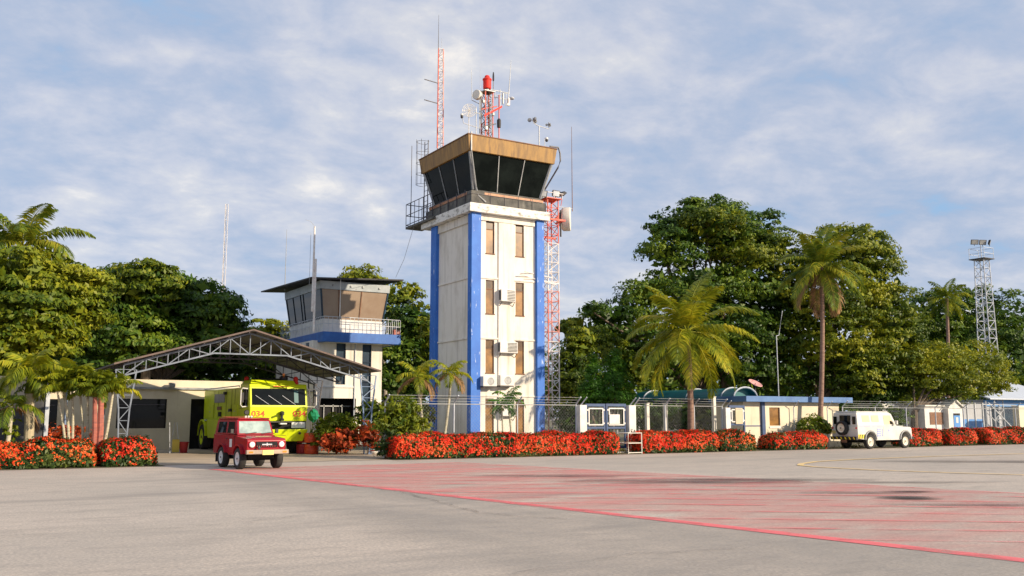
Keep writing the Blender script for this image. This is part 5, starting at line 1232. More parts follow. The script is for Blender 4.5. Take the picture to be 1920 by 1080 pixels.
GYF = 2.4
gx = lambda u: PY(u, 790, GYF).x
gh = thing('guardhouse', 'low white and cream guardhouse with blue roof band behind the parked white wagon', 'building', (gx(1397), GYF, 0))
gz = PY(1440, 754, GYF).z; gz1 = PY(1440, 743, GYF - .3).z
x0, xd0, xd1, x1 = gx(1397), gx(1429), gx(1435), gx(1574)
op = [(gx(1443), gx(1463), PY(1450, 798, GYF).z, PY(1450, 764, GYF).z), (gx(1536), gx(1553), PY(1545, 798, GYF).z, PY(1545, 770, GYF).z)]
mb = wall_front(MB(), xd1, x1, 0, gz, GYF, .2, [op[0]]); mb.box(x0, xd0, GYF + .1, GYF + .3, 0, gz)
mb.box(x0, x0 + .2, GYF + .3, GYF + 2.2, 0, gz).box(x1 - .2, x1, GYF + .2, GYF + 2.2, 0, gz).box(x0 + .2, x1 - .2, GYF + 2.0, GYF + 2.2, 0, gz)
mb.build('wall', M['cream_wall'], gh)
MB().box(xd0, xd1, GYF - .02, GYF + .3, 0, gz - .002).build('door_frame', M['blue_frame'], gh)
MB().box(x0 + .02, xd0 - .02, GYF + .085, GYF + .099, 1.2, 1.26).build('panel_rail', M['blue_frame'], gh)
w = MB().box(op[0][0] - .04, op[0][1] + .04, GYF - .03, GYF - .002, op[0][2] - .14, op[0][2] - .04).build('window', M['white_plain'], gh)
MB().box(op[0][0], op[0][1], GYF + .08, GYF + .1, op[0][2], op[0][3]).build('pane', M['amber_glass'], w)
MB().box(op[0][0], op[0][0] + .04, GYF + .05, GYF + .079, op[0][2], op[0][3]).box(op[0][1] - .04, op[0][1], GYF + .05, GYF + .079, op[0][2], op[0][3]).build('frame', M['rust'], w)
MB().box(x0 - .3, x1 + .7, GYF - .45, GYF + 2.5, gz + .002, gz1).build('roof_band', M['muted_blue'], gh, bevel=.015)
for u in (1495, 1558):
    x = FX(u); MB().path([(x, FY + .25, 0), (x, FY + .25, 2.25), (x + .0, FY - .15, 2.6)], .03, 6).build('wall_post', M['pale_metal'], gh)

# teal arched walkway canopy
wy = 4.0; xl_, xr_ = PY(1376, 745, wy).x, PY(1420, 745, wy).x; zc_ = PY(1398, 747, wy).z; hr = PY(1398, 727, wy).z - zc_
wk = thing('arched_canopy', 'teal barrel-vault walkway canopy with pale ribs beside the guardhouse', 'canopy', ((xl_ + xr_) / 2, wy, 0))
cxw = (xl_ + xr_) / 2; rw = (xr_ - xl_) / 2; L_ = 9.0
A = [(cxw + rw * math.cos(q), zc_ + hr * math.sin(q)) for q in [math.pi * k / 14 for k in range(15)]]
B_ = [(cxw + (rw - .03) * math.cos(q), zc_ + (hr - .03) * math.sin(q)) for q in [math.pi * k / 14 for k in range(15)]][::-1]
MB().prism(A + B_, 'y', wy, wy + L_).build('vault_sheet', M['teal'], wk)
MB().prism(A, 'y', wy + .4, wy + .42).build('end_panel', M['teal'], wk)
for k in (0, 1.0, 4.0, 8.0):
    MB().path([(p[0] + 0, wy + k, p[1] + .03) for p in A], .045, 5).build('rib', M['pale_metal'], wk)
MB().box(xl_ - .1, xr_ + .15, wy - .06, wy + .06, zc_ - .12, zc_ - .01).build('tie_beam', M['white_plain'], wk)
for y in (wy, wy + 3.5, wy + 7, wy + 10.8):
    for x in (xl_, xr_): MB().tube((x, y, 0), (x, y, zc_ - .01), .05, 8).build('post', M['white_plain'], wk)
MB().box(xl_ - .5, xl_ + .0, wy + .4, wy + L_, zc_ - .3, zc_ - .02).build('gutter', M['navy_panel'], wk)
# satellite dish
a = PY(1416, 719, 5.0)
sdh = thing('satellite_dish', 'pinkish satellite dish tilted upward on the guardhouse roof', 'satellite dish', (a.x, 5.0, a.z))
MB().lathe(a, Vector((.07, -.5, .83)), [(.03, -.1), (.25, -.06), (.42, .02), (.44, .03), (.42, .05), (.25, -.02), (.02, -.06)], 26).build('reflector', M['pink_dish'], sdh, smooth=True)
MB().path([a, a + Vector((.1, .1, -.3)), (a.x + .1, 5.1, gz1)], .03, 6).build('mount', M['dark_rail'], sdh)
MB().path([a + Vector((-.1, .3, .05)), a + Vector((.2, -.15, .5))], .012, 4).build('feed_arm', M['dark_rail'], sdh)
# antenna pole on the guardhouse roof
py_ = 6.0; a, b = PY(1460, 742, py_), PY(1459, 630, py_)
ap = thing('pole_antenna', 'thin pale pole with a stepped upper rod behind the guardhouse roof', 'antenna', (a.x, py_, gz1))
MB().tube((a.x, py_, gz1), (a.x, py_, b.z), .03).build('pole', M['pale_metal'], ap)
c = PY(1468, 583, py_); MB().path([(a.x, py_, b.z), (a.x + .22, py_, b.z + .05), (c.x - .05, py_, c.z)], .025).build('rod', M['pale_metal'], ap)

# tubular steel stand beside the hedge gap
a, b = GP(1178, 848), GP(1203, 848)
sx0 = PY(1178, 830, -.05).x; sx1 = PY(1203, 830, -.05).x; sz = PY(1190, 812, -.05).z
tb = thing('tubular_frame_stand', 'small cream tubular steel frame standing in the gap between the red hedges', 'barrier', (sx0, -.05, 0))
mb = MB()
for y in (-.05, .75):
    mb.path([(sx0, y, 0), (sx0, y, sz), (sx1, y, sz), (sx1, y, 0)], .028, 6); mb.tube((sx0, y, sz * .52), (sx1, y, sz * .52), .022); mb.tube((sx0, y, .06), (sx1, y, .06), .022)
for z in (sz, sz * .52):
    mb.tube((sx0, -.05, z), (sx0, .75, z), .022); mb.tube((sx1, -.05, z), (sx1, .75, z), .022)
mb.build('frame', M['drum_white'], tb); MB().box(sx0 + .03, sx1 - .03, .1, .6, sz * .52 + .03, sz * .52 + .05).build('tread', M['rust'], tb)
# pale rock border by the croton bush
for u, lb in ((704, 'pale whitewashed kerb stone left of the long hedge'), (722, 'pale whitewashed kerb stone touching the left end of the long hedge')):
    g = GP(u, 851); t = thing('kerb_stone', lb, 'stone', (g.x, g.y, 0), 0, 'whitewashed stones'); MB().lathe((g.x, g.y, 0), 'z', [(.26, 0), (.3, .08), (.24, .2), (.1, .25)], 9).build('stone', M['white_weathered'], t, smooth=True)

# right hand kiosk, blue fence screen, far building, right floodlight tower
KY = 7.5; kx = lambda u: PY(u, 780, KY).x
kk = thing('white_kiosk', 'small white gabled kiosk with a blue door at the right', 'kiosk', (kx(1735), KY, 0))
z_e = PY(1765, 765, KY).z; z_k = PY(1782, 758, KY).z
mb = MB().box(kx(1734), kx(1769), KY, KY + 2.5, 0, z_e + .1)
x_a, x_b = kx(1769) + .002, kx(1795); xm = (x_a + x_b) / 2
mb.prism([(x_a, 0), (x_b, 0), (x_b, z_e), (xm, z_k + .25), (x_a, z_e)], 'y', KY - .4, KY + 2.5); mb.build('wall', M['white_plain'], kk)
MB().box(kx(1734) - .1, kx(1769), KY - .15, KY + 2.6, z_e + .102, z_e + .2).prism([(x_a - .1, z_e), (xm, z_k + .26), (x_b + .1, z_e), (x_b + .1, z_e + .08), (xm, z_k + .36), (x_a - .1, z_e + .08)], 'y', KY - .55, KY + 2.6).build('roof', M['white_weathered'], kk)
MB().box(kx(1743), kx(1768), KY - .03, KY - .002, PY(1755, 796, KY).z, PY(1755, 773, KY).z).build('window', M['rust'], kk)
d = MB().box(kx(1778), kx(1790), KY - .43, KY - .402, 0, PY(1785, 775, KY).z).build('door', M['wall_blue'], kk)
MB().box(kx(1782), kx(1786), KY - .44, KY - .431, 1.3, 1.7).build('sign', M['white_plain'], d); MB().box(kx(1778), kx(1790), KY - .434, KY - .4301, PY(1785, 779, KY).z, PY(1785, 775, KY).z - .002).build('lintel', M['dark_opening'], d)
SY = 9.0; a = PY(1798, 770, SY); b = PY(1842, 770, SY)
sc_ = thing('blue_screen_fence', 'corrugated fence panel, grey above and blue below, right of the kiosk', 'fence', (a.x, SY, 0))
MB().box(a.x, b.x, SY, SY + .05, 0, PY(1820, 786, SY).z).build('lower_panel', M['wall_blue'], sc_)
MB().box(a.x, b.x, SY, SY + .05, PY(1820, 786, SY).z + .002, PY(1820, 757, SY).z).build('upper_panel', M['wall_palegrey'], sc_)
for k in range(4): x = a.x + (b.x - a.x) * k / 3; MB().box(x - .05, x + .05, SY - .07, SY - .002, 0, PY(1820, 755, SY).z).build('post', M['pale_metal'], sc_)
HY = 13.0; hx = lambda u: PY(u, 780, HY).x
hb = thing('far_right_building', 'blue and white building with a pale sheet roof at the right edge', 'building', (hx(1848), HY, 0))
zr_ = PY(1890, 750, HY).z; zf = PY(1890, 760, HY).z
MB().box(hx(1848), hx(1990), HY, HY + 12, 0, zr_).build('wall', M['wall_palegrey'], hb)
MB().box(hx(1846), hx(1990), HY - .1, HY - .002, zf - .1, zr_ - .02).build('blue_band', M['wall_blue'], hb)
z2 = PY(1880, 708, HY + 5).z
MB().hexa([(hx(1840), HY - .9, zr_), (hx(1992), HY - .9, zr_), (hx(1992), HY + 6, z2 - .1), (hx(1840), HY + 6, z2 - .1)], [(hx(1840), HY - .9, zr_ + .1), (hx(1992), HY - .9, zr_ + .1), (hx(1992), HY + 6, z2), (hx(1840), HY + 6, z2)]).build('roof', M['roof_light'], hb)
for u0, u1 in ((1860, 1872), (1880, 1905)): w = MB().box(hx(u0), hx(u1), HY - .05, HY - .003, .9, zf - .15).build('window', M['navy_panel'], hb); MB().box(hx(u0) - .05, hx(u1) + .05, HY - .08, HY - .052, .82, .89).build('sill', M['white_plain'], w)
t = thing('white_pillar', 'thick white pillar at the extreme right edge in front of the blue building', 'pillar', (PY(1916, 780, 6).x, 6, 0)); p = PY(1910, 763, 6); q = PY(1935, 763, 6)
MB().box(p.x, q.x, 6, 6.5, 0, p.z).build('shaft', M['cream_wall'], t, bevel=.02); MB().box(p.x - .05, q.x + .05, 5.95, 6.55, p.z + .002, p.z + .1).build('cap', M['white_plain'], t)
fy = 13.5; a = PY(1857, 800, fy); 
rt = thing('floodlight_tower', 'grey lattice floodlight tower above the trees at the right', 'floodlight tower', (PY(1848, 690, fy).x, fy, 0))
Zt = lambda v: PY(1840, v, fy).z
cxr, ztop = PY(1840, 480, fy).x, Zt(487)
b0 = PY(1853, 780, fy).x
a_, b_ = MB(), MB(); lattice(a_, b_, cxr, fy, 1.35, .85, 0, ztop, 20, .045, .026); a_.build('leg', M['pale_metal'], rt); b_.build('bracing', M['pale_metal'], rt)
mb = MB().box(cxr - .75, cxr + .75, fy - .75, fy + .75, ztop, ztop + .07); mb.build('platform', M['black_metal'], rt)
mb = MB()
for z in (ztop + .5, ztop + 1.0): mb.path([(cxr - .7, fy - .7, z), (cxr + .7, fy - .7, z), (cxr + .7, fy + .7, z), (cxr - .7, fy + .7, z), (cxr - .7, fy - .7, z)], .022, 4)
for c in ((-.7, -.7), (.7, -.7), (.7, .7), (-.7, .7)): mb.tube((cxr + c[0], fy + c[1], ztop), (cxr + c[0], fy + c[1], ztop + 1), .022, 4)
mb.tube((cxr, fy, ztop), (cxr, fy, ztop + 1.4), .04); mb.build('guard_rail', M['pale_metal'], rt)
zl = Zt(455)
for k, (dx, yaw) in enumerate(((-.62, -118), (.12, -112), (.8, -60))): floodlight(rt, (cxr + dx, fy - .1 - .4 * dx, zl), R(yaw), .3, .72, .46, ml=M['grey_metal'])
mb = MB(); yy = 12.0; a = PY(1848, 770, yy)
t = thing('steel_shed_frame', 'open galvanised steel post and brace frame below the right floodlight tower', 'frame', (a.x, yy, 0))
for u in (1848, 1864): p = PY(u, 752, yy); mb.tube((p.x, yy, 0), (p.x, yy, p.z), .07, 5)
p, q = PY(1853, 755, yy), PY(1896, 800, yy); mb.tube(p, q, .05, 5); p = PY(1848, 770, yy); q = PY(1866, 790, yy); mb.tube(p, q, .04, 5)
p, q = PY(1840, 758, yy), PY(1905, 760, yy); mb.tube(p, q, .04, 5); mb.build('post_frame', M['pale_metal'], t)
# wall piece between the wagon and the kiosk: grey block hut with a red tin and white top
hy = 9.5; p0, p1 = PY(1655, 780, hy), PY(1702, 780, hy)
hut = thing('grey_hut', 'grey hut with a white roof edge behind the front of the white wagon', 'hut', (p0.x, hy, 0))
MB().box(p0.x, p1.x, hy, hy + 3, 0, PY(1680, 766, hy).z).build('wall', M['wall_palegrey'], hut)
MB().box(p0.x - .2, p1.x + .2, hy - .2, hy + 3, PY(1680, 766, hy).z + .002, PY(1680, 757, hy).z).build('roof', M['white_weathered'], hut)
for u0, u1 in ((1668, 1676), (1684, 1696)): MB().box(PY(u0, 780, hy).x, PY(u1, 780, hy).x, hy - .04, hy - .002, .9, PY(1680, 772, hy).z).build('window', M['dark_opening'], hut)
# far radio masts
def guyed(u, v0, v1, y, w, label, m, seg, r=.05):
    a = PY(u, v0, y); b = PY(u, v1, y); t = thing('radio_mast', label, 'radio mast', (a.x, y, 0), 0)
    x, y_ = MB(), MB(); lattice(x, y_, a.x, y, w, w, 0, b.z, seg, r, r * .5, 3, tri=True); x.build('leg', m, t); y_.build('bracing', m, t)
    return t
guyed(414, 640, 382, 70, .34, 'tall thin distant radio mast above the dark trees at the left', M['white_steel'], 14, .03)
# sagging cable from the tower platform
a, b = PX(776, 424, TX0 - .5), PY(742, 520, 19)
t = thing('guy_wire', 'thin cable hanging from the tower ladder platform toward the old tower', 'cable', tuple(a)); MB().path([a, a.lerp(b, .5) - Vector((0, 0, .35)), b], .012, 3).build('cable', M['grey_metal'], t)

# ------------------------------------------------------------------ vegetation
def unit(v): return v / np.maximum(np.linalg.norm(v, axis=-1, keepdims=True), 1e-9)
def leaf_quads(P, N, size, rng, asp=0.5):
    n = len(P); T = unit(np.cross(N, rng.normal(size=(n, 3)))); B = np.cross(N, T)
    s = size * rng.uniform(.45, 1.4, (n, 1)); a = T * s; b = B * s * asp
    bend = N * s * .18
    return np.stack([P - a, P - b + bend, P + a, P + b + bend], 1)
def crown_points(blobs, n, rng, clump, inner=.14, flat=.6, shell=(.8, 1.04), under=.35):
    P, N, K = [], [], []
    areas = np.array([(b[3] * b[4]) + .5 * b[3] ** 2 for b in blobs]); areas = areas / areas.sum()
    for b, w in zip(blobs, areas):
        c = np.array(b[:3]); r = np.array([b[3], b[5] if len(b) > 5 else b[3] * .85, b[4]])
        k = max(6, int(n * w)); m = max(5, int(4.6 * (r[0] * r[2] + r[0] ** 2 * .5) / clump ** 2))
        d = unit(rng.normal(size=(m, 3))); d[:, 2] = np.where(d[:, 2] < -.1, d[:, 2] * under, d[:, 2]); d = unit(d)
        lump = 1 + .10 * np.sin(d[:, 0] * 5 + b[0]) + .08 * np.sin(d[:, 2] * 6 + b[1]) + .07 * np.sin(d[:, 1] * 7)
        C = c + d * r * (rng.uniform(*shell, (m, 1)) * lump[:, None])
        rc_ = clump * rng.uniform(.55, 1.25, m)
        idx = rng.integers(0, m, k)
        q = unit(rng.normal(size=(k, 3))) * rng.uniform(.25, 1, (k, 1)) ** .5
        q[:, 2] = np.abs(q[:, 2]) * flat - .12
        p = C[idx] + q * rc_[idx][:, None]
        nn = unit(q * .8 + d[idx] * .45 + np.array([0, 0, .35]) + rng.normal(size=(k, 3)) * .45)
        P.append(p); N.append(nn); K.append(np.ones(k))
        ki = int(k * inner); q = unit(rng.normal(size=(ki, 3))) * rng.uniform(0, .86, (ki, 1)) ** .6
        P.append(c + q * r); N.append(unit(q + rng.normal(size=(ki, 3)))); K.append(np.full(ki, 2.6))
    return np.concatenate(P), np.concatenate(N), np.concatenate(K)
def px_blobs(bl, y):
    out = []
    for b in bl:
        u, v, ru, rv = b[:4]; yy = y + (b[4] if len(b) > 4 else 0)
        c = PY(u, v, yy); s = (c - CAM).length / FPX
        out.append((c.x, c.y, c.z, ru * s, rv * s))
    return out
def tree(label, bl, y, m, n, leaf, clump, trunk=None, seed=1, name='tree', cat='tree', group=None, bark='bark', inner=.08, under=.35, flat=.6, asp=.5, branches=True):
    rng = np.random.default_rng(seed); blobs = px_blobs(bl, y)
    main = max(blobs, key=lambda b: b[3] * b[4])
    if not branches: under = 1.0
    if trunk: bp = PY(trunk[0], 790, y + (trunk[2] if len(trunk) > 2 else 0)); bx, by, r = bp.x, bp.y, trunk[1]
    else: bx, by, r = main[0], main[1], .03
    if branches and y > 10: by += 1.5
    t = thing(name, label, cat, (bx, by, 0), 0, group)
    if n > 1000 and branches: n = int(n * 2.1); leaf *= .68
    P, N, K = crown_points(blobs, n, rng, clump, inner, flat, under=under)
    V = leaf_quads(P, N, leaf * K[:, None], rng, asp)
    V[:, :, 2] = np.maximum(V[:, :, 2], .03)
    quads_mesh('crown', V, m, t)
    mb = MB(); rr = random.Random(seed)
    fork = Vector((bx + rr.uniform(-.3, .3), by, max(.4, min(b[2] - b[4] * .3 for b in blobs) * .75)))
    if branches:
        mb.path([(bx, by, 0), ((bx + fork.x) / 2 + rr.uniform(-.15, .15), by, fork.z * .5), fork], [r * 1.25, r, r * .8], 9)
        for b in blobs:
            c = Vector(b[:3]); mid = fork.lerp(c, .5) + Vector((rr.uniform(-.3, .3), rr.uniform(-.3, .3), .3))
            c = c + Vector((0, .3, -b[4] * .25)); mb.path([fork, mid, c], [r * .42, r * .26, r * .1], 6)
            for k in range(3):
                d = Vector((rr.uniform(-1, 1), rr.uniform(-1, 1), rr.uniform(.1, 1))).normalized()
                mb.path([c, c + Vector((d.x * b[3], d.y * b[3], d.z * b[4])) * .6], [r * .12, .012], 5)
    else: mb.path([(bx, by, 0), (bx, by, main[2])], [r, r * .5], 6)
    mb.build('trunk', M[bark], t)
    return t

def frond(base, az, e0, L, droop, n, ll, lw, hang, rng, curl=1.4):
    """returns rachis points and leaflet quads"""
    k = 16; pts = [np.array(base, float)]; dirs = []
    for i in range(k):
        f = (i + .5) / k; e = e0 - droop * f ** curl
        d = np.array([math.cos(az) * math.cos(e), math.sin(az) * math.cos(e), math.sin(e)]); dirs.append(d)
        pts.append(pts[-1] + d * L / k)
    pts = np.array(pts); dirs = np.array(dirs + [dirs[-1]])
    side = np.array([-math.sin(az), math.cos(az), 0]); Q = []
    for s in (-1, 1):
        f = np.linspace(.10, 1, n) + rng.uniform(-.006, .006, n); f = np.clip(f, 0, 1)
        i = np.minimum((f * k).astype(int), k - 1); w = (f * k - i)[:, None]
        p = pts[i] * (1 - w) + pts[i + 1] * w; d = dirs[i]
        up = unit(np.cross(side * 1.0, d)) * 1.0; up = np.where(up[:, 2:3] < 0, -up, up)
        ln = ll * (np.sin(np.pi * np.clip(f * .86 + .12, 0, 1)) ** .6)[:, None] * rng.uniform(.85, 1.1, (n, 1))
        ld = unit(side * s * .8 + d * .55 + up * .15 + rng.normal(size=(n, 3)) * .07)
        h = np.array([0, 0, -1.0]) * hang * rng.uniform(.7, 1.3, (n, 1))
        m1 = p + unit(ld + h * .45) * ln * .5; tip = m1 + unit(ld * .7 + h * 1.15) * ln * .5
        wv = d * lw
        Q.append(np.stack([p, m1 - wv, tip, m1 + wv], 1))
    return pts, np.concatenate(Q)
def palm_crown(t, c, n, L, rng, m, e_hi=80, e_lo=-25, droop=1.5, ll=.75, lw=.028, nl=34, hang=.6, dead=0, phase=0, spread=None):
    for i in range(n):
        f = i / max(1, n - 1); az = phase + i * 2.39996 + rng.uniform(-.15, .15)
        e0 = R(e_hi + (e_lo - e_hi) * f ** .8) + rng.uniform(-.08, .08)
        dr = droop * (.75 + .5 * f) * rng.uniform(.85, 1.15) * (1 if e0 > 0 else .7)
        pts, q = frond(c, az, e0, L * rng.uniform(.88, 1.08) * (1 - .12 * (f < .2)), dr, int(nl * 1.5), ll * 1.12, lw * 1.35, hang * (.7 + .6 * f), rng)
        last = i >= n - dead
        o = quads_mesh('dead_frond' if last else 'frond', q, M['leaf_dead'] if last else m, t)
        MB().path([tuple(p) for p in pts], [max(.006, .035 * (1 - k / 17)) * min(1, L / 3) for k in range(17)], 4).build('midrib', M['leaf_palm'] if not last else M['rust'], o)
def palm(label, base, top, r0, r1, nf, L, m, seed, bark='palm_bark', name='coconut_palm', cat='palm tree', group=None, nuts=0, shaft=0, **k):
    rng = np.random.default_rng(seed); base = Vector(base); top = Vector(top)
    t = thing(name, label, cat, tuple(base), 0, group)
    n = 10; pts = []; rad = []
    for i in range(n + 1):
        f = i / n; p = base.lerp(top, f); p += Vector((math.sin(f * 3.14) * .12, 0, 0)) * (top.z / 8)
        pts.append(p); rad.append((r0 * 1.35 if i == 0 else r0 + (r1 - r0) * f) * (1 + .04 * (i % 2)))
    MB().path(pts, rad, 12).build('trunk', M[bark], t)
    if shaft: MB().path([top, top + Vector((0, 0, shaft))], [r1 * 1.15, r1 * .5], 10).build('crownshaft', M['leaf_palm'], t)
    if nuts:
        mb = MB()
        for i in range(nuts):
            a = rng.uniform(0, 6.28); c = top + Vector((math.cos(a) * .22, math.sin(a) * .22, -.15 - rng.uniform(0, .25))); mb.lathe(c, 'z', [(.02, -.13), (.09, -.06), (.11, .03), (.07, .1), (.02, .13)], 8)
        mb.build('coconuts', M['leaf_palm'], t)
    palm_crown(t, tuple(top + Vector((0, 0, shaft))), nf, L, rng, m, **k)
    return t

# --- flowering hedges
def hedge(u0, u1, label, seed, m='flower', y0=.0, depth=1.15, h=.93, red=.6, base_green=.25, round_=False, lump=.06, y_shift=0):
    rng = np.random.default_rng(seed); y0 = y0 + y_shift
    x0, x1 = PY(u0, 830, y0).x, PY(u1, 830, y0).x; Lx = x1 - x0
    t = thing('flower_hedge', label, 'hedge', ((x0 + x1) / 2, y0 + depth / 2, 0), 0, 'red flowering hedges along the apron edge')
    y1 = y0 + depth; ins = .16
    core = MB(); nx = max(3, int(Lx / .35)); rad = .2
    prof_ = [(y0 + ins, .05), (y0 + ins, h - rad - .05), (y0 + ins + rad, h - ins * .8), (y1 - ins - rad, h - ins * .8), (y1 - ins, h - rad - .05), (y1 - ins, .05)]
    core.prism(prof_, 'x', x0 + ins, x1 - ins)
    core.build('dense_core', M['leaf_hedge'], t)
    def surf(n):
        f = rng.uniform(0, 1, n); A = [Lx * h, Lx * depth * 1.0, depth * h, depth * h, Lx * h * .5]; cs = np.cumsum(A) / sum(A); k = np.searchsorted(cs, f)
        x = rng.uniform(x0, x1, n); y = rng.uniform(y0, y1, n); z = rng.uniform(.04, h, n)
        N = np.zeros((n, 3))
        for kk, (ax, val, nn) in enumerate(((1, y0, (0, -1, 0)), (2, h, (0, 0, 1)), (0, x0, (-1, 0, 0)), (0, x1, (1, 0, 0)), (1, y1, (0, 1, 0)))):
            s = k == kk; N[s] = nn
            if ax == 0: x[s] = val
            if ax == 1: y[s] = val
            if ax == 2: z[s] = val
        P = np.stack([x, y, z], 1)
        # round the corners
        c = np.stack([np.clip(x, x0 + .3, x1 - .3), np.clip(y, y0 + .3, y1 - .3), np.minimum(z, h - .28)], 1)
        d = P - c; ln = np.linalg.norm(d, axis=1, keepdims=True); far = ln[:, 0] > .3
        P[far] = c[far] + d[far] / ln[far] * .30; N = unit(N + np.where(far[:, None], d, 0) * 2)
        w = lump * (np.sin(P[:, 0] * 2.1 + seed) + .7 * np.sin(P[:, 0] * 5.3 + 2 * P[:, 2] + seed * 2) + .5 * np.sin(P[:, 2] * 7 + P[:, 0] * 3))
        P = P + N * w[:, None]
        if round_:
            mx = (x0 + x1) / 2; q = np.abs((P[:, 0] - mx) / (Lx / 2)); P[:, 2] *= (1 - .22 * q ** 3)
        return P, N
    area = Lx * h * 1.5 + Lx * depth + 2 * depth * h
    P, N = surf(int(area * 300)); P += rng.normal(size=P.shape) * .035
    V1 = leaf_quads(P, unit(N + rng.normal(size=P.shape) * .6), .075, rng, .42)
    P, N = surf(int(area * 210 * red))
    dens = .5 + .5 * np.sin(P[:, 0] * 1.7 + seed) * np.sin(P[:, 2] * 3 + P[:, 0] * .9 + seed) + rng.uniform(-.5, .5, len(P))
    lowz = rng.uniform(0, 1, len(P)) < np.clip((P[:, 2] / h - .08) / max(base_green, .01), .12, 1)
    keep = (dens + .35 * np.sin(P[:, 0] * .9 + seed * 1.7) > .05) & lowz; P, N = P[keep] + N[keep] * .035, N[keep]
    k = 6; PP = np.repeat(P, k, 0) + rng.normal(size=(len(P) * k, 3)) * .027; NN = unit(np.repeat(N, k, 0) * 1.1 + rng.normal(size=(len(P) * k, 3)) * .55)
    quads_mesh('flowers', leaf_quads(PP, NN, .031, rng, .75), M[m], t)
    # loose sprigs sticking out of the top and front
    nS = int(Lx * 16); sx = rng.uniform(x0 + .1, x1 - .1, nS); sy = y0 + rng.uniform(-.04, depth, nS); sz = np.where(sy < y0 + .06, rng.uniform(.2, h, nS), h + lump * np.sin(sx * 2.1 + seed))
    C = np.stack([sx, sy, sz], 1); kk = 9; PP = np.repeat(C, kk, 0) + rng.normal(size=(nS * kk, 3)) * np.array([.03, .03, .05]) + np.array([0, 0, .03])
    V1 = np.concatenate([V1, leaf_quads(PP, unit(rng.normal(size=PP.shape) + [0, -.5, .5]), .05, rng, .4)])
    quads_mesh('foliage', V1, M['leaf_hedge'], t)
    return t
hedge(-60, 183, 'bright orange-red flowering hedge at the far left edge, in front of the grey building', 1, 'flower_orange', base_green=.45, red=.9, h=.86)
hedge(191, 292, 'short rounded red flowering hedge left of the driveway, beside the multi-stem palms', 2, 'flower', base_green=.5, red=.55, round_=True, h=.9)
hedge(742, 1162, 'longest red flowering hedge, in front of the tall tower', 3, 'flower', red=.95, base_green=.2, lump=.05)
hedge(1203, 1352, 'bright red flowering hedge right of the tubular frame stand', 4, 'flower', red=1.1, base_green=.35)
hedge(1353, 1421, 'darker orange flowering hedge with much green, ending at the guardhouse door', 5, 'flower_orange', red=.4, base_green=.5, round_=True)
hedge(1452, 1556, 'low rounded deep red flowering hedge under the guardhouse window, left of the wagon', 6, 'flower', red=.8, base_green=.5, round_=True, h=.85)
hedge(1700, 1767, 'red flowering hedge just ahead of the white wagon', 7, 'flower', red=.9)
hedge(1783, 1834, 'short red flowering hedge in front of the blue-door kiosk, second from the right edge', 8, 'flower', red=.9)
hedge(1851, 2010, 'red flowering hedge running out of the right edge', 9, 'flower', red=.95)

# --- bushes
tree('bushy lime green shrub beside the blue canopy post, red leaves at its foot', [(632, 795, 34, 20), (615, 815, 26, 24), (655, 815, 26, 24)], 7.0, M['leaf_bright'], 2600, .10, .3, seed=11, name='shrub', cat='shrub', branches=False, asp=.3)
tree('dark red-leaved croton at the foot of the green shrub', [(640, 826, 36, 20), (618, 832, 18, 16)], 6.3, M['croton'], 1500, .09, .22, seed=12, name='croton_bush', cat='shrub', branches=False, group='croton bushes')
tree('bright red croton bush right of the canopy post', [(690, 815, 20, 22), (700, 830, 12, 16)], 5.6, M['croton'], 1500, .09, .22, seed=13, name='croton_bush', cat='shrub', branches=False, group='croton bushes', asp=.3)
tree('pale lime shrub left of the long red hedge', [(752, 772, 36, 26), (735, 800, 30, 28), (775, 800, 26, 26)], 1.65, M['leaf_bright'], 3000, .10, .35, seed=14, name='shrub', cat='shrub', branches=False, asp=.3)
tree('small dark green bush at the left end of the long red hedge', [(722, 838, 22, 14), (735, 820, 16, 18)], 1.0, M['leaf_hedge'], 900, .07, .2, seed=15, name='shrub', cat='shrub', branches=False)
tree('rounded olive shrub behind the low red hedge left of the wagon', [(1525, 796, 28, 16), (1510, 806, 20, 14), (1545, 806, 14, 12)], 1.35, M['leaf_mid'], 1600, .08, .25, seed=16, name='shrub', cat='shrub', branches=False)
tree('low green plant at the foot of the small far left palm', [(22, 808, 9, 16)], 2.6, M['leaf_bright'], 120, .10, .2, seed=17, name='plant', cat='plant', branches=False)
tree('low reddish hedge beneath the dark doorway behind the left palms', [(110, 812, 30, 14), (140, 815, 30, 12)], 9.0, M['croton'], 500, .09, .25, seed=18, name='shrub', cat='shrub', branches=False)
def ground_plants(name, label, pts, seed, m='grass', n=500, size=.09, h=.1):
    rng = np.random.default_rng(seed); P = []
    for (u, v, w) in pts:
        g = GP(u, v); k = n; P.append(np.stack([g.x + rng.normal(size=k) * w, g.y + rng.normal(size=k) * .16, np.abs(rng.normal(size=k)) * h], 1))
    P = np.concatenate(P); N = unit(rng.normal(size=P.shape) * [1, 1, .3])
    V = leaf_quads(P, N, size, rng, .25); V[:, :, 2] = np.maximum(V[:, :, 2], .012)
    o = quads_mesh(name, V, M[m], None); tag(o, label, 'grass', kind='stuff')
ground_plants('grass', 'strips of dry grass and weeds along the foot of the hedges', [(170, 872, .7), (185, 870, .3), (40, 879, 1.5), (100, 877, 1.0), (745, 856, .5), (1455, 838, .7), (1480, 838, .6), (1175, 846, .5), (1330, 846, .6), (1000, 856, 1.6), (1100, 852, 1.5), (1600, 840, .8), (1780, 834, 1.2), (1880, 832, 1.5), (1425, 842, .4)], 21, n=160)

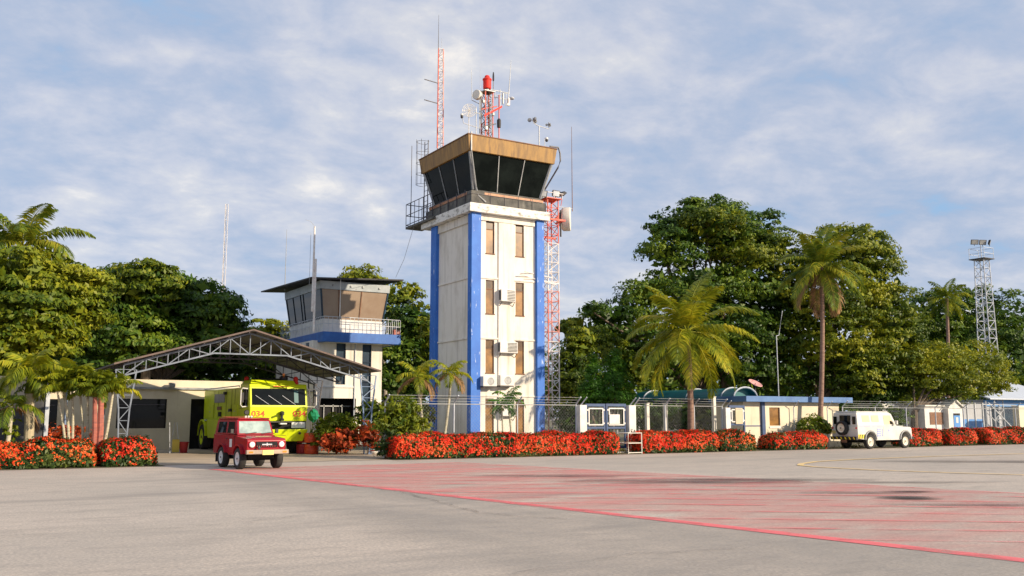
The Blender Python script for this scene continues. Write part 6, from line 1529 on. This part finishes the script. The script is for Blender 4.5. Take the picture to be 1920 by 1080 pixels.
# --- palms by the hedges
Pb = lambda u, v, y: (PY(u, v, y).x, y, 0)
Pt = lambda u, v, y: tuple(PY(u, v, y))
palm('leaning coconut palm with golden-green drooping fronds left of the teal canopy', Pb(1294, 790, 1.7), Pt(1288, 622, 1.7), .17, .13, 23, 4.0, M['leaf_palm'], 31, nuts=8, e_hi=87, e_lo=-40, droop=1.35, ll=.85, lw=.034, nl=60, hang=.55)
palm('tallest coconut palm with a slender trunk and dead lower fronds, in front of the guardhouse', Pb(1533, 790, 1.45), Pt(1541, 500, 1.45), .15, .10, 25, 3.3, M['leaf_coco'], 32, nuts=10, e_hi=87, e_lo=-50, droop=1.3, ll=.75, lw=.032, nl=56, hang=.55, dead=4)
palm('coconut palm crown rising above the bright trees at the far left edge', Pb(45, 790, 14), Pt(42, 462, 14), .2, .15, 20, 3.3, M['leaf_coco'], 33, e_hi=86, e_lo=-25, droop=1.6, ll=.8, lw=.034, nl=50, hang=.8, phase=.4)
palm('coconut palm sunk among the dark trees at the right', Pb(1775, 780, 26), Pt(1775, 560, 26), .2, .15, 14, 3.0, M['leaf_bright'], 34, e_hi=84, e_lo=-20, droop=1.5, ll=.8, lw=.04, nl=30, hang=.7)
gp_ = 'slim palms in front of the tall tower'
palm('slim yellowing palm left of the tall tower, left of the pair', Pb(797, 800, 3.0), Pt(783, 722, 3.0), .07, .055, 11, 1.45, M['leaf_palm'], 35, 'stem_pale', 'slim_palm', group=gp_, e_hi=80, e_lo=-15, droop=2.0, ll=.42, lw=.022, nl=24, hang=.8, dead=2, shaft=.35)
palm('slim pale palm against the tower white side wall, right of the pair', Pb(828, 800, 3.2), Pt(845, 715, 3.2), .07, .055, 11, 1.3, M['leaf_palm'], 36, 'stem_pale', 'slim_palm', group=gp_, e_hi=80, e_lo=-15, droop=2.1, ll=.42, lw=.022, nl=24, hang=.8, dead=2, shaft=.35)
palm('small dark palm standing against the tower front face', Pb(960, 800, 3.2), Pt(953, 758, 3.2), .05, .04, 9, 1.15, M['leaf_conifer'], 37, 'stem_pale', 'slim_palm', group=gp_, e_hi=78, e_lo=0, droop=2.2, ll=.36, lw=.02, nl=20, hang=.8, shaft=.2)
palm('tiny dark palm beside the right condenser, second stem on the tower front', Pb(942, 800, 3.0), Pt(941, 770, 3.0), .04, .035, 7, .95, M['leaf_conifer'], 38, 'stem_pale', 'slim_palm', group=gp_, e_hi=80, e_lo=0, droop=2.2, ll=.34, lw=.02, nl=18, hang=.8, shaft=.2)
gl = 'multi-stem palms left of the driveway'
palm('stout smooth-trunked palm with a thick pale trunk at the far left', Pb(53, 830, 2.5), Pt(55, 738, 2.5), 0.17, .15, 13, 1.5, M['leaf_palm'], 40, 'royal_bark', 'royal_palm', e_hi=82, e_lo=-10, droop=1.7, ll=.6, lw=.03, nl=28, hang=.8, shaft=.8)
palm('small thin palm leaning right at the far left edge', Pb(10, 830, 2.4), Pt(22, 762, 2.4), .09, .06, 10, 1.4, M['leaf_coco'], 41, 'stem_pale', 'slim_palm', e_hi=80, e_lo=-15, droop=1.8, ll=.45, lw=.025, nl=24, hang=.8, dead=2)
def areca(label, u, y, stems, seed, L=1.15, m='leaf_palm'):
    rng = np.random.default_rng(seed); b = PY(u, 830, y)
    t = thing('clumping_palm', label, 'palm tree', (b.x, y, 0), 0, gl)
    for (du, ut, vt, mm, r) in stems:
        a = PY(u + du, 830, y); c = PY(ut, vt, y + rng.uniform(-.3, .3))
        MB().path([(a.x, y, 0), (a.x * .5 + c.x * .5 + .03, y, c.z * .5), tuple(c)], [r * 1.2, r, r * .8], 8).build('stem', M[mm], t)
        palm_crown(t, tuple(c), 8, L * rng.uniform(.85, 1.1), rng, M[m], e_hi=86, e_lo=34, droop=1.75, ll=.36, lw=.026, nl=24, hang=.7, phase=rng.uniform(0, 6))
areca('leaning yellow-green palm clump with thin pale stems in front of the cream wall', 130, 1.9, [(4, 120, 725, 'stem_pale', .05), (0, 108, 735, 'stem_pale', .045), (8, 135, 715, 'stem_pale', .045)], 50)
areca('palm clump of pale upright stems behind the gap in the left hedges', 162, 1.8, [(-4, 150, 735, 'stem_pale', .045), (2, 165, 715, 'stem_pale', .05), (6, 185, 725, 'stem_pale', .045)], 51)
areca('palm clump with thick reddish stems at the left end of the rounded hedge', 182, 1.2, [(-6, 178, 745, 'stem_red', .09), (3, 190, 735, 'stem_red', .11), (8, 212, 735, 'stem_pale', .05)], 52, 1.25)

# --- trees
tree('bright yellow-green tree filling the far left edge behind the palms', [(20, 530, 75, 60), (95, 525, 60, 50, 1), (-40, 560, 60, 70), (120, 575, 60, 50), (40, 600, 80, 45, -1), (150, 545, 45, 40), (70, 640, 70, 35, -1), (0, 660, 50, 40, -1), (-30, 640, 60, 60)], 11, M['leaf_bright'], 15000, .17, .75, (60, .28), 61, group='big trees')
tree('dark rounded tree behind the cream building, left of the canopy ridge', [(215, 570, 60, 65), (280, 555, 75, 60), (350, 580, 75, 60), (400, 610, 55, 60), (250, 640, 90, 50), (350, 650, 90, 45), (200, 650, 50, 60), (430, 650, 40, 45, 2), (180, 610, 40, 60)], 24, M['leaf_dark'], 19000, .21, 1.0, (300, .4), 62, group='big trees')
tree('olive-topped tree crown rising in the middle of the dark trees at the left', [(275, 520, 40, 28), (310, 535, 36, 30), (250, 540, 30, 26)], 22, M['leaf_mid'], 3000, .19, .7, (280, .3), 63, group='big trees')
tree('dense dark trees low behind the cream building and canopy', [(120, 690, 90, 45), (250, 690, 90, 40), (380, 690, 90, 40), (500, 680, 70, 50)], 30, M['leaf_dark'], 7000, .26, 1.2, (300, .3), 64, group='big trees')
tree('small golden tree top just left of the old control tower', [(505, 622, 26, 20), (480, 640, 30, 20), (535, 640, 20, 25)], 34, M['leaf_gold'], 1800, .22, .8, (505, .3), 65, group='big trees')
tree('golden tree top peeking over the old control tower roof', [(672, 520, 34, 18), (650, 535, 25, 18), (695, 540, 30, 25)], 36, M['leaf_gold'], 1500, .22, .8, (672, .3), 66, group='big trees')
tree('sparse open-branched tree between the two control towers', [(740, 560, 26, 22), (770, 550, 22, 16), (785, 578, 18, 12), (730, 590, 25, 18), (755, 540, 15, 12)], 28, M['leaf_mid'], 1300, .20, .6, (738, .16), 67, group='big trees', bark='pale_bark', inner=.03)
tree('dark bushy tree between the two control towers, below the sparse one', [(755, 640, 45, 45), (790, 630, 35, 40), (740, 700, 50, 60), (795, 700, 40, 60), (770, 600, 35, 25)], 24, M['leaf_dark'], 6500, .2, .8, (765, .25), 68, group='big trees')
tree('brownish-olive tree just left of the tall tower', [(806, 625, 18, 30), (803, 670, 18, 30)], 18, M['leaf_mid'], 900, .17, .5, (806, .15), 69, group='big trees')
# big trees right of the tower
tree('largest dark green spreading tree right of the tall tower', [(1330, 430, 85, 52), (1400, 455, 70, 55, 1), (1255, 470, 60, 38), (1290, 540, 90, 50), (1400, 540, 90, 60), (1210, 560, 55, 30), (1150, 590, 50, 16, -1), (1190, 625, 70, 45), (1110, 578, 22, 7, -2), (1350, 620, 110, 60), (1240, 680, 100, 50), (1400, 690, 90, 60), (1120, 630, 45, 35), (1300, 400, 45, 22), (1360, 400, 40, 22), (1240, 430, 30, 20), (1450, 600, 70, 70)], 15, M['leaf_dark'], 34000, .19, .85, (1330, .5), 70, group='big trees')
tree('added crown layer of the large tree, sunlight painted in olive, behind the two coconut palms', [(1330, 420, 60, 30), (1390, 480, 60, 30), (1440, 470, 50, 36)], 13.5, M['leaf_mid'], 4500, .18, .7, (1390, .3), 71, group='big trees')  # sunlight on the crown painted as an extra layer of lighter leaves
tree('broad yellow-green tree behind the tallest coconut palm', [(1590, 470, 75, 48), (1640, 500, 50, 40), (1660, 545, 40, 25, -1), (1570, 560, 90, 60), (1640, 590, 75, 50), (1690, 620, 45, 45), (1560, 640, 80, 60), (1650, 670, 80, 55), (1500, 520, 50, 60, 1), (1700, 660, 35, 45), (1480, 640, 50, 60, 2), (1600, 710, 70, 40), (1640, 460, 35, 22)], 11, M['leaf_mid'], 26000, .18, .8, (1575, .35), 72, group='big trees')
tree('dark hanging-leaf tree low behind the guardhouse roof', [(1470, 700, 70, 50), (1570, 720, 70, 35), (1640, 730, 60, 30)], 14, M['leaf_dark'], 6000, .18, .8, (1560, .2), 73, group='big trees', bark='pale_bark')
tree('low umbrella-shaped golden-green tree in front of the right floodlight tower', [(1760, 678, 50, 34), (1825, 675, 55, 30), (1735, 715, 45, 32), (1790, 705, 60, 30, -1), (1850, 710, 42, 30), (1800, 735, 45, 18, -1), (1868, 725, 26, 18), (1720, 690, 30, 30), (1712, 745, 18, 25)], 8.5, M['leaf_gold'], 11000, .13, .55, (1712, .26, -.5), 74, group='big trees')
tree('pointed bright green conifer right of the mast, taller of the two', [(1152, 705, 24, 34), (1152, 742, 36, 30), (1153, 676, 10, 18)], 4.6, M['leaf_conifer'], 5200, .09, .32, (1150, .12), 75, name='conifer', group='conifers', flat=1.3, asp=.25)
tree('pointed green conifer overlapping the left side of its taller neighbour', [(1112, 718, 20, 34), (1113, 745, 28, 26), (1113, 690, 9, 18)], 4.9, M['leaf_conifer'], 3800, .09, .32, (1112, .12), 76, name='conifer', group='conifers', flat=1.3, asp=.25)
tree('olive tree standing just right of the lattice mast', [(1080, 670, 34, 40), (1075, 720, 40, 45), (1095, 640, 25, 22), (1060, 740, 30, 40), (1130, 650, 40, 35, 3), (1180, 700, 40, 40, 4)], 10, M['leaf_mid'], 6500, .15, .55, (1078, .16), 77, group='big trees')
tree('feathery palm-like tree beside the lattice mast at tree-line height', [(1075, 615, 26, 14)], 16, M['leaf_bright'], 500, .2, .5, (1075, .12), 78, group='big trees')
tree('small tree with open branches behind the grey hut', [(1640, 745, 40, 12), (1680, 730, 30, 20)], 10.5, M['leaf_dark'], 1200, .14, .5, (1640, .08), 79, group='big trees', bark='pale_bark')
# distant dark wood at the right and behind everything
def wood(label, bl, y, n, m, seed, leaf=.3):
    rng = np.random.default_rng(seed); blobs = px_blobs(bl, y); P, N, K = crown_points(blobs, n, rng, 1.2)
    V = leaf_quads(P, N, leaf * K[:, None], rng); V[:, :, 2] = np.maximum(V[:, :, 2], .03)
    o = quads_mesh('distant_wood', V, m, None); tag(o, label, 'wood', kind='stuff')
for i, (bl, lb) in enumerate((([(1760, 610, 60, 65), (1730, 660, 60, 50), (1700, 600, 40, 40)], 'dark evergreen left of the right floodlight tower'), ([(1830, 620, 60, 75), (1800, 680, 60, 60)], 'dark evergreen straight behind the right floodlight tower'), ([(1900, 625, 60, 70), (1880, 690, 70, 50), (1960, 640, 60, 80)], 'dark evergreen filling the right edge behind the pale roof'))):
    tree(lb, bl, 30 - i * 2, M['leaf_dark'], 6500, .26, 1.1, (bl[0][0], .4), 80 + i, group='big trees')
wood('dense dark tree mass closing the view behind the buildings', [(x, 735, 110, 75) for x in range(-100, 2100, 130)], 46, 26000, M['leaf_dark'], 90)

for i, (us, yy, lb, mm) in enumerate((((1075, 1110, 1145), 5.5, 'dark low shrub bank behind the fence left of the blue double gate', 'leaf_dark'), ((1130, 1175, 1220), 8.0, 'dark shrub bank seen through the blue double gate', 'leaf_dark'), ((1240, 1275, 1310), 7.0, 'dark shrub bank seen through the fence beneath the teal canopy', 'leaf_dark'), ((1340, 1380, 1420), 9.0, 'dark shrub bank under the end arch of the teal canopy', 'leaf_dark'), ((1590, 1630, 1670), 7.0, 'dark shrub bank behind the roof of the white wagon', 'leaf_dark'), ((700, 740, 780), 9.0, 'dark green shrub bank behind the chain-link fence left of the tall tower', 'leaf_mid'))):
    tree(lb, [(u, 782, 32, 26 if i != 4 else 20) for u in us], yy, M[mm], 3000, .1, .4, seed=100 + i, name='shrub', cat='shrub', branches=False, group='shrub banks behind the fence')
